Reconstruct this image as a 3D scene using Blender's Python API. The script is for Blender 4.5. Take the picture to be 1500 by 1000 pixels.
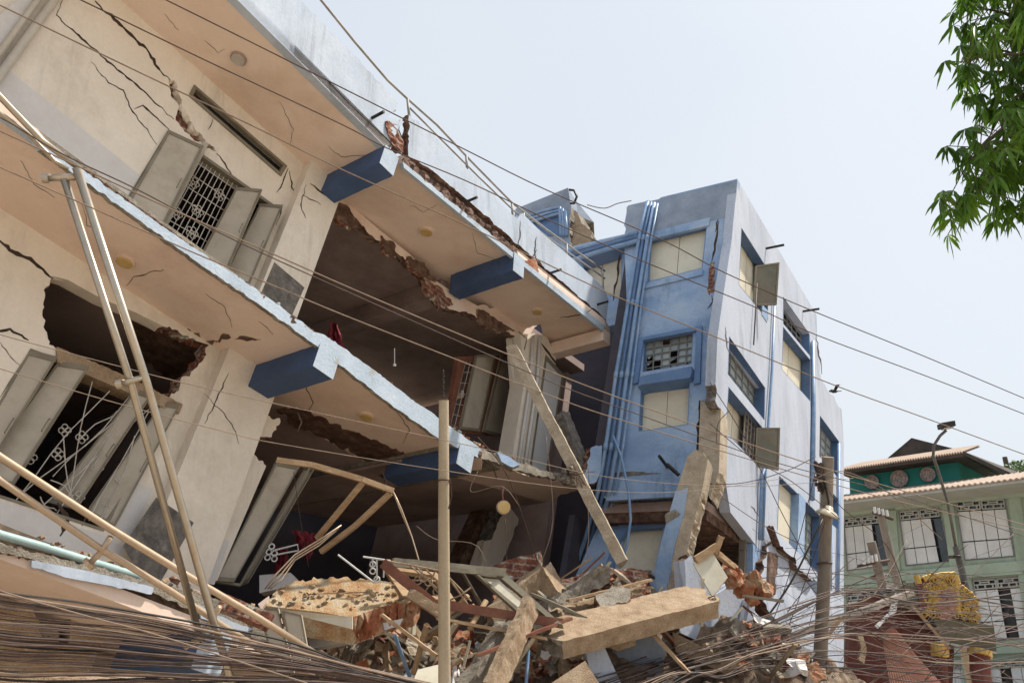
import bpy, bmesh, math, random
from mathutils import Vector as V, noise, geometry
for _o in list(bpy.data.objects): bpy.data.objects.remove(_o)
SC = bpy.context.scene
COL = SC.collection
rad = math.radians
# ------------------------------------------------------------------ camera
F = 1200.0; PITCH = rad(21); CAM = V((0, 0, 1.7))
RT = V((1, 0, 0)); UP = V((0, -math.sin(PITCH), math.cos(PITCH))); FW = V((0, math.cos(PITCH), math.sin(PITCH)))
cd = bpy.data.cameras.new('camera'); cam = bpy.data.objects.new('camera', cd); COL.objects.link(cam)
cd.sensor_width = 36; cd.lens = 36 * F / 1500; cd.clip_start = .1; cd.clip_end = 3000
cam.location = CAM; cam.rotation_euler = (rad(90) + PITCH, 0, 0)
SC.camera = cam
# ------------------------------------------------------------------ light
SUN = V((.52, .12, .84)).normalized()
w = bpy.data.worlds.new('World'); SC.world = w; w.use_nodes = True
nt = w.node_tree; nt.nodes.clear()
sky = nt.nodes.new('ShaderNodeTexSky'); sky.sky_type = 'NISHITA'; sky.sun_disc = False
sky.sun_elevation = math.asin(SUN.z); sky.sun_rotation = math.atan2(SUN.x, SUN.y)
sky.air_density = 1.0; sky.dust_density = 6.0; sky.ozone_density = 1.5
bg = nt.nodes.new('ShaderNodeBackground'); bg.inputs[1].default_value = .12
mixs = nt.nodes.new('ShaderNodeMix'); mixs.data_type = 'RGBA'; mixs.inputs[0].default_value = .88
tc = nt.nodes.new('ShaderNodeTexCoord'); nz = nt.nodes.new('ShaderNodeTexNoise'); nz.inputs['Scale'].default_value = 1.1
nz.inputs['Detail'].default_value = 3
rp = nt.nodes.new('ShaderNodeValToRGB')
rp.color_ramp.elements[0].position = .3; rp.color_ramp.elements[0].color = (2.5, 2.86, 3.25, 1)
rp.color_ramp.elements[1].position = .7; rp.color_ramp.elements[1].color = (2.98, 3.16, 3.33, 1)
wo = nt.nodes.new('ShaderNodeOutputWorld')
nt.links.new(tc.outputs['Generated'], nz.inputs['Vector']); nt.links.new(nz.outputs['Fac'], rp.inputs[0])
nt.links.new(sky.outputs[0], mixs.inputs[6]); nt.links.new(rp.outputs[0], mixs.inputs[7])
nt.links.new(mixs.outputs[2], bg.inputs[0]); nt.links.new(bg.outputs[0], wo.inputs[0])
sd = bpy.data.lights.new('sun', 'SUN'); sd.energy = 2.75; sd.angle = rad(2.5); sd.color = (1, .93, .82)
so = bpy.data.objects.new('sun', sd); COL.objects.link(so); so.location = (20, 0, 40)
so.rotation_euler = SUN.to_track_quat('Z', 'Y').to_euler()
SC.view_settings.view_transform = 'Standard'; SC.view_settings.look = 'None'; SC.view_settings.gamma = 1
SC.view_settings.exposure = 1.15
SC.render.engine = 'CYCLES'; SC.cycles.max_bounces = 8; SC.cycles.diffuse_bounces = 5

# ------------------------------------------------------------------ materials
def N(nt, t, **k):
    n = nt.nodes.new(t)
    for a, b in k.items():
        if a in n.inputs: n.inputs[a].default_value = b
        else: setattr(n, a, b)
    return n
def ramp(nt, stops):
    r = nt.nodes.new('ShaderNodeValToRGB'); e = r.color_ramp.elements
    while len(e) < len(stops): e.new(.5)
    for i, (p, c) in enumerate(stops): e[i].position = p; e[i].color = (*c, 1)
    return r
def mat(name, stops, scale=1.5, detail=8, rough=.85, bump=.25, bscale=25, metal=0, stain=None, sscale=.7, samt=.5,
        stretch=(1, 1, 1), fine=.12, spec=.3, drip=0, brick=False):
    m = bpy.data.materials.new(name); m.use_nodes = True; nt = m.node_tree; nt.nodes.clear(); L = nt.links.new
    out = N(nt, 'ShaderNodeOutputMaterial'); b = N(nt, 'ShaderNodeBsdfPrincipled'); L(b.outputs[0], out.inputs[0])
    b.inputs['Roughness'].default_value = rough; b.inputs['Metallic'].default_value = metal
    b.inputs['Specular IOR Level'].default_value = spec
    g = N(nt, 'ShaderNodeNewGeometry'); mp = N(nt, 'ShaderNodeMapping'); mp.inputs['Scale'].default_value = stretch
    L(g.outputs['Position'], mp.inputs[0])
    n1 = N(nt, 'ShaderNodeTexNoise', Scale=scale, Detail=detail, Roughness=.62); L(mp.outputs[0], n1.inputs['Vector'])
    r = ramp(nt, stops); L(n1.outputs['Fac'], r.inputs[0]); col = r.outputs[0]
    if stain:
        n2 = N(nt, 'ShaderNodeTexNoise', Scale=sscale, Detail=10, Roughness=.7); L(mp.outputs[0], n2.inputs['Vector'])
        r2 = ramp(nt, [(.48, (0, 0, 0)), (.72, (samt,) * 3)]); L(n2.outputs['Fac'], r2.inputs[0])
        mx = N(nt, 'ShaderNodeMix', data_type='RGBA'); L(r2.outputs[0], mx.inputs[0]); L(col, mx.inputs[6])
        mx.inputs[7].default_value = (*stain, 1); col = mx.outputs[2]
    n3 = N(nt, 'ShaderNodeTexNoise', Scale=bscale, Detail=6, Roughness=.65); L(g.outputs['Position'], n3.inputs['Vector'])
    if fine:
        r3 = ramp(nt, [(.3, (1 - fine,) * 3), (.7, (1,) * 3)]); L(n3.outputs['Fac'], r3.inputs[0])
        mm = N(nt, 'ShaderNodeMix', data_type='RGBA', blend_type='MULTIPLY'); mm.inputs[0].default_value = 1
        L(col, mm.inputs[6]); L(r3.outputs[0], mm.inputs[7]); col = mm.outputs[2]
    if drip:
        mp2 = N(nt, 'ShaderNodeMapping'); mp2.inputs['Scale'].default_value = (5, 5, .45); mp2.inputs['Rotation'].default_value = (.1, -.12, 0); L(g.outputs['Position'], mp2.inputs[0])
        n4 = N(nt, 'ShaderNodeTexNoise', Scale=1.0, Detail=9, Roughness=.75); L(mp2.outputs[0], n4.inputs['Vector'])
        n5 = N(nt, 'ShaderNodeTexNoise', Scale=.9, Detail=3); L(g.outputs['Position'], n5.inputs['Vector'])
        r4 = ramp(nt, [(.5, (1, 1, 1)), (.68, (1 - drip,) * 3)]); L(n4.outputs['Fac'], r4.inputs[0]); r5 = ramp(nt, [(.42, (0, 0, 0)), (.6, (1, 1, 1))]); L(n5.outputs['Fac'], r5.inputs[0])
        mm = N(nt, 'ShaderNodeMix', data_type='RGBA', blend_type='MULTIPLY'); L(r5.outputs[0], mm.inputs[0]); L(col, mm.inputs[6]); L(r4.outputs[0], mm.inputs[7]); col = mm.outputs[2]
    if brick:
        sx = N(nt, 'ShaderNodeVectorMath', operation='DOT_PRODUCT'); sx.inputs[1].default_value = (.9, .45, -.2); L(g.outputs['Position'], sx.inputs[0])
        sz = N(nt, 'ShaderNodeVectorMath', operation='DOT_PRODUCT'); sz.inputs[1].default_value = (.146, .222, .964); L(g.outputs['Position'], sz.inputs[0])
        cx = N(nt, 'ShaderNodeCombineXYZ'); L(sx.outputs['Value'], cx.inputs[0]); L(sz.outputs['Value'], cx.inputs[1])
        bt = N(nt, 'ShaderNodeTexBrick', Scale=1.0); bt.inputs['Brick Width'].default_value = .24; bt.inputs['Row Height'].default_value = .085; bt.inputs['Mortar Size'].default_value = .012
        bt.inputs['Color1'].default_value = (.85, .8, .8, 1); bt.inputs['Color2'].default_value = (1.25, 1.2, 1.1, 1); bt.inputs['Mortar'].default_value = (1.5, 2.6, 3.2, 1); L(cx.outputs[0], bt.inputs['Vector'])
        mm = N(nt, 'ShaderNodeMix', data_type='RGBA', blend_type='MULTIPLY'); mm.inputs[0].default_value = .85; L(col, mm.inputs[6]); L(bt.outputs[0], mm.inputs[7]); col = mm.outputs[2]
    L(col, b.inputs['Base Color'])
    if bump:
        bp = N(nt, 'ShaderNodeBump', Strength=bump, Distance=.02); L(n3.outputs['Fac'], bp.inputs['Height']); L(bp.outputs[0], b.inputs['Normal'])
    return m
M = {}
M['soffit'] = mat('soffit_plaster', [(.3, (.72, .57, .475)), (.7, (.80, .655, .56))], 1.2, bump=.1, stain=(.52, .36, .26), sscale=.9, samt=.6, fine=.06)
M['cream'] = mat('cream_plaster', [(.3, (.73, .66, .56)), (.7, (.82, .755, .66))], 1.3, bump=.12, stain=(.36, .29, .21), samt=.5, fine=.08, drip=.22)
M['dado'] = mat('pale_dado_paint', [(.3, (.60, .585, .57)), (.7, (.68, .665, .655))], 1.5, bump=.1, stain=(.40, .36, .31), samt=.35, fine=.06)
M['lightblue'] = mat('pale_blue_paint', [(.3, (.39, .46, .56)), (.7, (.50, .56, .65))], 1.6, bump=.2, stain=(.26, .27, .30), sscale=1.5, samt=.45, stretch=(1, 1, .6), drip=.35)
M['rimblue'] = mat('chipped_pale_blue_rim', [(.28, (.34, .30, .25)), (.38, (.38, .46, .55)), (.7, (.48, .56, .65))], 3, bump=.4, bscale=30, fine=.15)
M['blue'] = mat('dark_blue_paint', [(.3, (.045, .085, .18)), (.7, (.075, .12, .24))], 2, bump=.1, stain=(.10, .12, .18), samt=.4)
M['midblue'] = mat('mid_blue_paint', [(.3, (.19, .29, .46)), (.5, (.26, .375, .56)), (.72, (.38, .49, .64))], 1.6, bump=.35, stain=(.46, .52, .60), sscale=1.3, samt=.8, stretch=(.6, .6, 1), drip=.4)
M['bandblue'] = mat('window_surround_blue', [(.3, (.10, .18, .34)), (.7, (.15, .25, .43))], 2, bump=.15, stain=(.26, .33, .46), samt=.4)
M['shaderim'] = mat('shade_navy_reveal', [(.3, (.06, .11, .22)), (.7, (.10, .17, .30))], 2, bump=.15, stain=(.2, .25, .34), samt=.4)  # darker copy of the surround blue, shadow of window heads in the colour
M['lilac'] = mat('pale_lilac_paint', [(.3, (.39, .44, .54)), (.7, (.50, .545, .635))], 1.1, bump=.35, stain=(.34, .37, .43), sscale=1.4, samt=.7, stretch=(1, 1, .35), drip=.3)
M['concgrey'] = mat('weathered_blue_grey_concrete', [(.3, (.20, .25, .33)), (.7, (.33, .38, .46))], 2, bump=.3, stain=(.12, .13, .15), samt=.6)
M['concrete'] = mat('rough_concrete', [(.3, (.20, .17, .135)), (.5, (.33, .29, .235)), (.7, (.48, .43, .36))], 7, bump=1, bscale=60, fine=.5)
M['dustconc'] = mat('dusty_tan_concrete', [(.3, (.32, .215, .135)), (.5, (.47, .34, .22)), (.7, (.58, .45, .32))], 6, bump=.9, bscale=75, fine=.45)
M['cement'] = mat('grey_cement_patch', [(.35, (.12, .11, .10)), (.6, (.22, .20, .18)), (.75, (.34, .31, .28))], 9, bump=.6, fine=.4)
M['brick'] = mat('broken_brick', [(.3, (.07, .035, .025)), (.45, (.20, .07, .045)), (.56, (.27, .13, .085)), (.66, (.40, .31, .23))], 7, bump=1, bscale=28, fine=.4, brick=True)
M['orange'] = mat('fresh_orange_brick', [(.3, (.26, .085, .04)), (.45, (.42, .16, .08)), (.55, (.46, .28, .17)), (.7, (.52, .42, .30))], 6, bump=1, bscale=30, fine=.35)
M['topdust'] = mat('orange_mortar_dust', [(.3, (.34, .17, .08)), (.45, (.50, .31, .16)), (.55, (.56, .42, .26)), (.7, (.60, .52, .40))], 6, bump=1, bscale=60, fine=.4)
M['brownbreak'] = mat('brown_broken_plaster', [(.3, (.06, .035, .025)), (.5, (.15, .085, .06)), (.7, (.28, .19, .14))], 6, bump=1, bscale=20, fine=.45)
M['crack'] = mat('crack_shade', [(.3, (.03, .02, .015)), (.7, (.08, .05, .035))], 10, bump=.5)
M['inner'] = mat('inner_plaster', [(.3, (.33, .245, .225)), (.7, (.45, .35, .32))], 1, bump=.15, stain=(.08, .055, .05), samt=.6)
M['innerdark'] = mat('dim_inner_wall', [(.3, (.06, .06, .08)), (.7, (.11, .10, .12))], 1, bump=.2)  # near-black base colour carries the gloom of unlit rooms and gaps
M['shutter'] = mat('cream_painted_steel', [(.3, (.40, .355, .285)), (.7, (.50, .45, .37))], 1.8, rough=.5, bump=.06, stain=(.26, .21, .15), sscale=3, samt=.5, fine=.05)
M['shutterframe'] = mat('olive_steel_frame', [(.3, (.17, .15, .11)), (.7, (.27, .24, .18))], 4, rough=.5, bump=.1, stain=(.12, .08, .05), samt=.5)
M['panel'] = mat('cream_panel', [(.3, (.60, .56, .44)), (.7, (.70, .66, .54))], 2, rough=.6, bump=.08, stain=(.40, .32, .22), sscale=4, samt=.5, fine=.06)
M['greyshutter'] = mat('grey_green_steel', [(.3, (.12, .12, .09)), (.7, (.19, .18, .14))], 3, rough=.5, bump=.1, stain=(.20, .12, .07), sscale=4, samt=.5)
M['glass'] = mat('frosted_glass', [(.3, (.24, .29, .31)), (.7, (.40, .45, .46))], 3, rough=.22, bump=.4, bscale=60, spec=.6)
M['darkglass'] = mat('dark_glass', [(.3, (.02, .025, .03)), (.7, (.05, .06, .07))], 3, rough=.1, bump=.03, spec=.7)
M['grille'] = mat('painted_grille_iron', [(.3, (.45, .43, .38)), (.7, (.58, .55, .50))], 8, rough=.5, bump=.1, stain=(.2, .1, .05), sscale=6, samt=.6)
M['steel'] = mat('stainless_tube', [(.3, (.40, .35, .28)), (.7, (.56, .50, .41))], 5, rough=.32, bump=.03, metal=.85, stain=(.35, .22, .13), sscale=5, samt=.6)
M['ptube'] = mat('dusty_rail_tube', [(.3, (.46, .35, .25)), (.7, (.60, .47, .34))], 5, rough=.4, bump=.04, metal=.45, stain=(.30, .18, .10), sscale=5, samt=.5)
M['railroof'] = mat('white_grey_rail', [(.3, (.20, .20, .19)), (.7, (.36, .36, .34))], 6, rough=.5, bump=.1)
M['pvc'] = mat('blue_painted_pipe', [(.3, (.14, .25, .43)), (.7, (.25, .37, .55))], 4, rough=.45, bump=.05, stain=(.35, .38, .42), sscale=4, samt=.4)
M['pvcdark'] = mat('dark_blue_pipe', [(.3, (.07, .14, .27)), (.7, (.12, .20, .36))], 4, rough=.5, bump=.05)
M['pvccream'] = mat('cream_pipe', [(.3, (.48, .44, .38)), (.7, (.58, .54, .47))], 4, rough=.5, bump=.05)
M['pvcaqua'] = mat('aqua_pipe', [(.3, (.26, .38, .38)), (.7, (.36, .48, .47))], 5, rough=.45, bump=.05, stain=(.3, .25, .2), samt=.5)
M['pole'] = mat('concrete_pole', [(.3, (.36, .29, .20)), (.7, (.52, .44, .33))], 3, bump=.3, bscale=40, stain=(.22, .17, .11), samt=.5, stretch=(1, 1, .3))
M['polegrey'] = mat('grey_concrete_pole', [(.3, (.17, .145, .12)), (.7, (.30, .26, .22))], 4, bump=.4, bscale=40, stain=(.10, .08, .07), samt=.6, stretch=(1, 1, .3))
M['lamppole'] = mat('dark_lamp_post', [(.3, (.07, .065, .06)), (.7, (.14, .13, .12))], 4, rough=.5, bump=.1)
M['wire'] = mat('weathered_cable', [(.3, (.045, .028, .024)), (.7, (.12, .075, .06))], 12, rough=.6, bump=0)
M['wirelight'] = mat('pale_cable', [(.3, (.17, .12, .09)), (.7, (.29, .21, .155))], 12, rough=.6, bump=0)
M['wireblack'] = mat('black_cable', [(.3, (.012, .012, .012)), (.7, (.03, .028, .025))], 12, rough=.5, bump=0)
M['lampglass'] = mat('yellowed_lamp_glass', [(.3, (.50, .34, .12)), (.7, (.62, .45, .20))], 6, rough=.3, bump=.02)
M['lampgrey'] = mat('pale_lamp_glass', [(.3, (.42, .38, .33)), (.7, (.50, .46, .40))], 6, rough=.3, bump=.02)
M['cloth'] = mat('maroon_cloth', [(.3, (.11, .012, .02)), (.7, (.20, .03, .045))], 6, rough=.95, bump=.3)
M['wood'] = mat('dusty_wood', [(.3, (.33, .21, .12)), (.7, (.50, .36, .22))], 3, bump=.3, stretch=(1, 1, 5), stain=(.18, .10, .06), samt=.5)
M['redwood'] = mat('red_brown_frame', [(.3, (.13, .045, .03)), (.7, (.24, .10, .06))], 4, rough=.6, bump=.25, stain=(.30, .22, .15), samt=.5)
M['rubble'] = mat('rubble_ground', [(.3, (.08, .055, .04)), (.5, (.20, .14, .10)), (.7, (.38, .29, .20))], 3, bump=1, bscale=14, fine=.5)
M['ground'] = mat('dusty_ground', [(.3, (.42, .345, .26)), (.7, (.54, .45, .35))], .8, bump=.5, bscale=8)
M['asphalt'] = mat('dusty_asphalt', [(.3, (.32, .27, .21)), (.7, (.42, .36, .285))], 1, bump=.4, bscale=30)
M['green'] = mat('sage_green_wall', [(.3, (.27, .34, .27)), (.7, (.36, .43, .34))], 1, bump=.15, stain=(.16, .18, .13), sscale=1.2, samt=.6, stretch=(1, 1, .4))
M['greenlight'] = mat('pale_green_trim', [(.3, (.30, .37, .30)), (.7, (.38, .45, .37))], 1, bump=.15, stain=(.2, .22, .17), samt=.5)
M['teal'] = mat('teal_wall', [(.3, (.02, .17, .15)), (.7, (.035, .23, .20))], 1, bump=.1)
M['white'] = mat('white_shutter_paint', [(.3, (.56, .57, .57)), (.7, (.68, .69, .69))], 1.3, rough=.6, bump=.08, stain=(.38, .38, .36), samt=.4)
M['greyframe'] = mat('grey_window_frame', [(.3, (.17, .17, .16)), (.7, (.26, .26, .25))], 3, bump=.1)
M['roof'] = mat('dusty_roof_sheet', [(.3, (.34, .26, .21)), (.7, (.44, .35, .28))], 2, bump=.2, stain=(.26, .17, .12), samt=.5)
M['roofdark'] = mat('dark_eave', [(.3, (.04, .035, .03)), (.7, (.09, .075, .065))], 2, bump=.2)
M['eave'] = mat('pale_eave_board', [(.3, (.34, .35, .33)), (.7, (.44, .45, .42))], 2, bump=.1)
M['medal'] = mat('carved_medallion', [(.4, (.25, .22, .20)), (.6, (.48, .38, .35))], 9, bump=1, bscale=12)
M['paletan'] = mat('pale_tan_concrete', [(.3, (.36, .29, .21)), (.5, (.50, .42, .32)), (.7, (.60, .53, .42))], 6, bump=.8, bscale=60, fine=.35)
M['gold'] = mat('gold_paint', [(.3, (.34, .19, .04)), (.7, (.62, .42, .12))], 6, rough=.4, bump=.3, bscale=30, metal=.25)
M['maroon'] = mat('maroon_paint', [(.3, (.11, .03, .028)), (.7, (.19, .065, .055))], 3, bump=.3, stain=(.22, .15, .11), sscale=2, samt=.6)
M['redsheet'] = mat('rusty_red_sheet', [(.3, (.33, .17, .125)), (.7, (.45, .28, .215))], 3, bump=.25, stain=(.25, .14, .1), samt=.5)
M['olive'] = mat('olive_sign_sheet', [(.3, (.10, .09, .06)), (.7, (.15, .14, .10))], 3, bump=.2, stain=(.2, .17, .12), samt=.4)
M['leaf'] = mat('lance_leaf', [(.3, (.035, .08, .010)), (.5, (.07, .155, .014)), (.65, (.18, .31, .03))], 2.2, rough=.45, bump=0, fine=0, spec=.4)
M['leaf2'] = mat('distant_leaf', [(.3, (.05, .09, .02)), (.7, (.10, .17, .04))], 1, rough=.6, bump=0)
M['bark'] = mat('bark', [(.3, (.07, .05, .035)), (.7, (.15, .11, .08))], 5, bump=.8, bscale=12, stretch=(1, 1, .3))
M['lampdish'] = mat('enamel_dish', [(.3, (.42, .36, .26)), (.7, (.58, .52, .40))], 5, rough=.35, bump=.05, stain=(.2, .12, .06), samt=.5)
M['bird'] = mat('dark_feather', [(.3, (.02, .02, .02)), (.7, (.05, .045, .04))], 20, bump=.1)
def translucent(m, col, amt):
    nt = m.node_tree; b = next(n for n in nt.nodes if n.type == 'BSDF_PRINCIPLED'); o = next(n for n in nt.nodes if n.type == 'OUTPUT_MATERIAL')
    t = nt.nodes.new('ShaderNodeBsdfTranslucent'); t.inputs[0].default_value = (*col, 1); x = nt.nodes.new('ShaderNodeMixShader'); x.inputs[0].default_value = amt
    nt.links.new(b.outputs[0], x.inputs[1]); nt.links.new(t.outputs[0], x.inputs[2]); nt.links.new(x.outputs[0], o.inputs[0])
translucent(M['leaf'], (.12, .26, .02), .35); translucent(M['leaf2'], (.16, .28, .04), .3)

# ------------------------------------------------------------------ geometry helpers
def ray(u, v): return FW + RT * ((u - 750) / F) - UP * ((v - 500) / F)
def P(u, v, z): return CAM + ray(u, v) * z              # a point z metres along the viewing axis
def px(p):
    q = p - CAM; z = q.dot(FW); return (750 + F * q.dot(RT) / z, 500 - F * q.dot(UP) / z)
class Plane:
    def __init__(s, p, n):
        n = n.normalized()
        if n.dot(CAM - p) < 0: n = -n
        s.p = p; s.n = n
        a = V((0, 0, 1)) if abs(n.z) < .9 else V((1, 0, 0))
        s.s = a.cross(n).normalized(); s.t = n.cross(s.s)
    def hit(s, u, v):
        r = ray(u, v); return CAM + r * ((s.p - CAM).dot(s.n) / r.dot(s.n))
    def off(s, d): return Plane(s.p + s.n * d, s.n)
    def to2(s, q): q = q - s.p; return V((q.dot(s.s), q.dot(s.t)))
    def to3(s, q): return s.p + s.s * q[0] + s.t * q[1]
def thing(name, label, cat, loc, group=None):
    o = bpy.data.objects.new(name, None); COL.objects.link(o); o.location = V(loc); o.empty_display_size = .2
    tag(o, label, cat, group); return o
def tag(o, label=None, cat=None, group=None, kind=None):
    if label: o['label'] = label
    if cat: o['category'] = cat
    if group: o['group'] = group
    if kind: o['kind'] = kind
    return o
def wl(o):
    l = V((0, 0, 0))
    while o: l = l + o.location; o = o.parent
    return l
class MB:
    def __init__(s): s.v = []; s.f = []; s.m = []; s.mats = []
    def mi(s, m):
        if isinstance(m, str): m = M[m]
        if m not in s.mats: s.mats.append(m)
        return s.mats.index(m)
    def add(s, vs, fs, m):
        k = len(s.v); s.v += [V(q) for q in vs]; i = s.mi(m); s.f += [tuple(k + j for j in f) for f in fs]; s.m += [i] * len(fs); return s
    def box(s, o, x, y, z, m):
        """o corner, x y z edge vectors"""
        c = [o, o + x, o + x + y, o + y, o + z, o + x + z, o + x + y + z, o + y + z]
        return s.add(c, [(0, 3, 2, 1), (4, 5, 6, 7), (0, 1, 5, 4), (1, 2, 6, 5), (2, 3, 7, 6), (3, 0, 4, 7)], m)
    def tube(s, pts, r, m, seg=8, r1=None, cap=True):
        pts = [V(p) for p in pts]; n = len(pts); ref = V((.3, .5, .8)).normalized(); vs = []; fs = []
        for i, p in enumerate(pts):
            t = (pts[min(i + 1, n - 1)] - pts[max(i - 1, 0)]).normalized()
            a = t.cross(ref)
            if a.length < .05: a = t.cross(V((1, 0, 0)))
            a.normalize(); b = t.cross(a); rr = r if r1 is None else r + (r1 - r) * i / (n - 1)
            vs += [p + (a * math.cos(2 * math.pi * k / seg) + b * math.sin(2 * math.pi * k / seg)) * rr for k in range(seg)]
        for i in range(n - 1):
            for k in range(seg):
                k2 = (k + 1) % seg; fs.append((i * seg + k, i * seg + k2, (i + 1) * seg + k2, (i + 1) * seg + k))
        if cap: fs += [tuple(range(seg))[::-1], tuple((n - 1) * seg + k for k in range(seg))]
        return s.add(vs, fs, m)
    def ring(s, c, n, R, r, m, seg=14, sub=5):
        n = n.normalized(); a = n.orthogonal().normalized(); b = n.cross(a)
        pts = [c + (a * math.cos(2 * math.pi * k / seg) + b * math.sin(2 * math.pi * k / seg)) * R for k in range(seg + 1)]
        return s.tube(pts, r, m, sub, cap=False)
    def disc(s, c, n, R, h, m, seg=20):
        n = n.normalized(); return s.tube([c, c + n * h], R, m, seg)
    def build(s, name, parent=None, smooth=False, base=None):
        if base is None:
            xs = [q.x for q in s.v]; ys = [q.y for q in s.v]; zs = [q.z for q in s.v]
            base = V(((min(xs) + max(xs)) / 2, (min(ys) + max(ys)) / 2, min(zs)))
        me = bpy.data.meshes.new(name); me.from_pydata([q - base for q in s.v], [], s.f)
        for m in s.mats: me.materials.append(m)
        me.polygons.foreach_set('material_index', s.m)
        if smooth: me.polygons.foreach_set('use_smooth', [True] * len(me.polygons))
        me.update()
        o = bpy.data.objects.new(name, me); COL.objects.link(o)
        if parent: o.parent = parent; o.location = base - wl(parent)
        else: o.location = base
        return o
RN = random.Random(7)
def jag(poly, r, step=4.0):
    out = []
    n = len(poly)
    for i in range(n):
        a = poly[i]; b = poly[(i + 1) % n]
        out.append((a[0], a[1], len(a) > 2 or len(poly[i - 1]) > 2))
        if len(a) > 2:
            L = math.hypot(b[0] - a[0], b[1] - a[1]); k = max(1, int(L / step)); k = min(k, 60)
            nx, ny = -(b[1] - a[1]) / (L + 1e-6), (b[0] - a[0]) / (L + 1e-6); off = 0
            sd = RN.random() * 100
            for j in range(1, k):
                t = j / k; e = min(1, 4 * t * (1 - t) * 1.5)
                o = (noise.noise(V((sd, j * .33, 0))) * 1.6 + RN.uniform(-.45, .45)) * r * e
                tt = t + RN.uniform(-.25, .25) / k
                out.append((a[0] + (b[0] - a[0]) * tt + nx * o, a[1] + (b[1] - a[1]) * tt + ny * o, True))
    return out
def inside(p, poly):
    c = False; n = len(poly)
    for i in range(n):
        a = poly[i]; b = poly[i - 1]
        if (a[1] > p[1]) != (b[1] > p[1]) and p[0] < (b[0] - a[0]) * (p[1] - a[1]) / (b[1] - a[1]) + a[0]: c = not c
    return c
def sheet(mb, poly, pl, th, m, em=None, holes=(), r=3.0, proud=0, ext=None, back=None, step=4.0, jit=.35, bm=None):
    """a plate of thickness th whose front face lies on plane pl (+proud towards the viewer); outlines in photo pixels"""
    em = em or m; bm = bm or m
    pl = pl.off(proud) if proud else pl
    ext = ext if ext is not None else -pl.n * th
    loops = []
    for q in [poly] + list(holes):
        j = jag(q, r, step); loops.append([(pl.hit(a, b), f) for a, b, f in j])
    p2 = [[pl.to2(q) for q, _ in l] for l in loops]
    co = []; ed = []
    for l in p2:
        k = len(co); co += l; ed += [(k + i, k + (i + 1) % len(l)) for i in range(len(l))]
    vs, es, fs, ov, oe, of = geometry.delaunay_2d_cdt([V(c) for c in co], ed, [], 0, 1e-6)
    tri = []
    for f in fs:
        c = (vs[f[0]] + vs[f[1]] + vs[f[2]]) / 3
        if inside(c, p2[0]) and not any(inside(c, h) for h in p2[1:]): tri.append(f)
    fr = [pl.to3(q) for q in vs]
    nrm = pl.n
    tf = []
    for f in tri:
        a, b, c = (fr[i] for i in f)
        tf.append(tuple(f) if (b - a).cross(c - a).dot(nrm) > 0 else tuple(f)[::-1])
    mb.add(fr, tf, m)
    mb.add([q + ext for q in fr], [t[::-1] for t in tf], bm)
    # sides
    T = ext.length
    for l in loops:
        n = len(l); lay = 3 if (T > .05 and any(f for _, f in l)) else 1
        rows = []
        for k in range(lay + 1):
            row = []
            for q, f in l:
                x = q + ext * (k / lay)
                if f and 0 < k < lay: x = x + V((RN.uniform(-1, 1), RN.uniform(-1, 1), RN.uniform(-1, 1))) * T * jit * .5
                row.append(x)
            rows.append(row)
        vv = [x for row in rows for x in row]; ff = []; fc = []
        for k in range(lay):
            for i in range(n):
                i2 = (i + 1) % n; (ff if l[i][1] and l[i2][1] else fc).append((k * n + i, k * n + i2, (k + 1) * n + i2, (k + 1) * n + i))
        if ff: mb.add(vv, ff, em)
        if fc: mb.add(vv, fc, m)
    return mb
def S(name, poly, pl, th, m, parent=None, **k):
    mb = MB(); sheet(mb, poly, pl, th, m, **k); return mb.build(name, parent)
def crack(name, pts, wd, pl, parent, m='crack', proud=.004, r=2.2):
    ln = []
    for a, b in zip(pts, pts[1:]):
        L = math.hypot(b[0] - a[0], b[1] - a[1]); k = max(1, int(L / 6))
        for j in range(k):
            t = j / k; ln.append((a[0] + (b[0] - a[0]) * t + RN.uniform(-r, r) * .6, a[1] + (b[1] - a[1]) * t + RN.uniform(-r, r) * .6))
    ln.append(pts[-1]); n = len(ln); lo = []; hi = []
    for i, q in enumerate(ln):
        a = ln[max(0, i - 1)]; b = ln[min(n - 1, i + 1)]; L = math.hypot(b[0] - a[0], b[1] - a[1]) + 1e-6
        nx, ny = -(b[1] - a[1]) / L, (b[0] - a[0]) / L; h = wd / 2 * RN.uniform(.5, 1.3) * min(1, .25 + 3 * min(i, n - 1 - i) / n)
        hi.append((q[0] + nx * h, q[1] + ny * h)); lo.append((q[0] - nx * h, q[1] - ny * h))
    q = pl.off(proud); mb = MB()
    vs = [q.hit(*x) for x in hi] + [q.hit(*x) for x in lo]
    mb.add(vs, [(i, i + 1, n + i + 1, n + i) for i in range(n - 1)], m)
    vs2 = [x - pl.n * (proud * .7) for x in vs]
    mb.add(vs + vs2, [(i, i + 1, 2 * n + i + 1, 2 * n + i) for i in range(n - 1)] + [(n + i, n + i + 1, 3 * n + i + 1, 3 * n + i) for i in range(n - 1)], m)
    return mb.build(name, parent)
def bil(q, s, t):
    """q = TL, TR, BR, BL in pixels"""
    return tuple((q[0][i] * (1 - s) + q[1][i] * s) * (1 - t) + (q[3][i] * (1 - s) + q[2][i] * s) * t for i in (0, 1))
def sub(q, s0, t0, s1, t1): return [bil(q, s0, t0), bil(q, s1, t0), bil(q, s1, t1), bil(q, s0, t1)]
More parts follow.
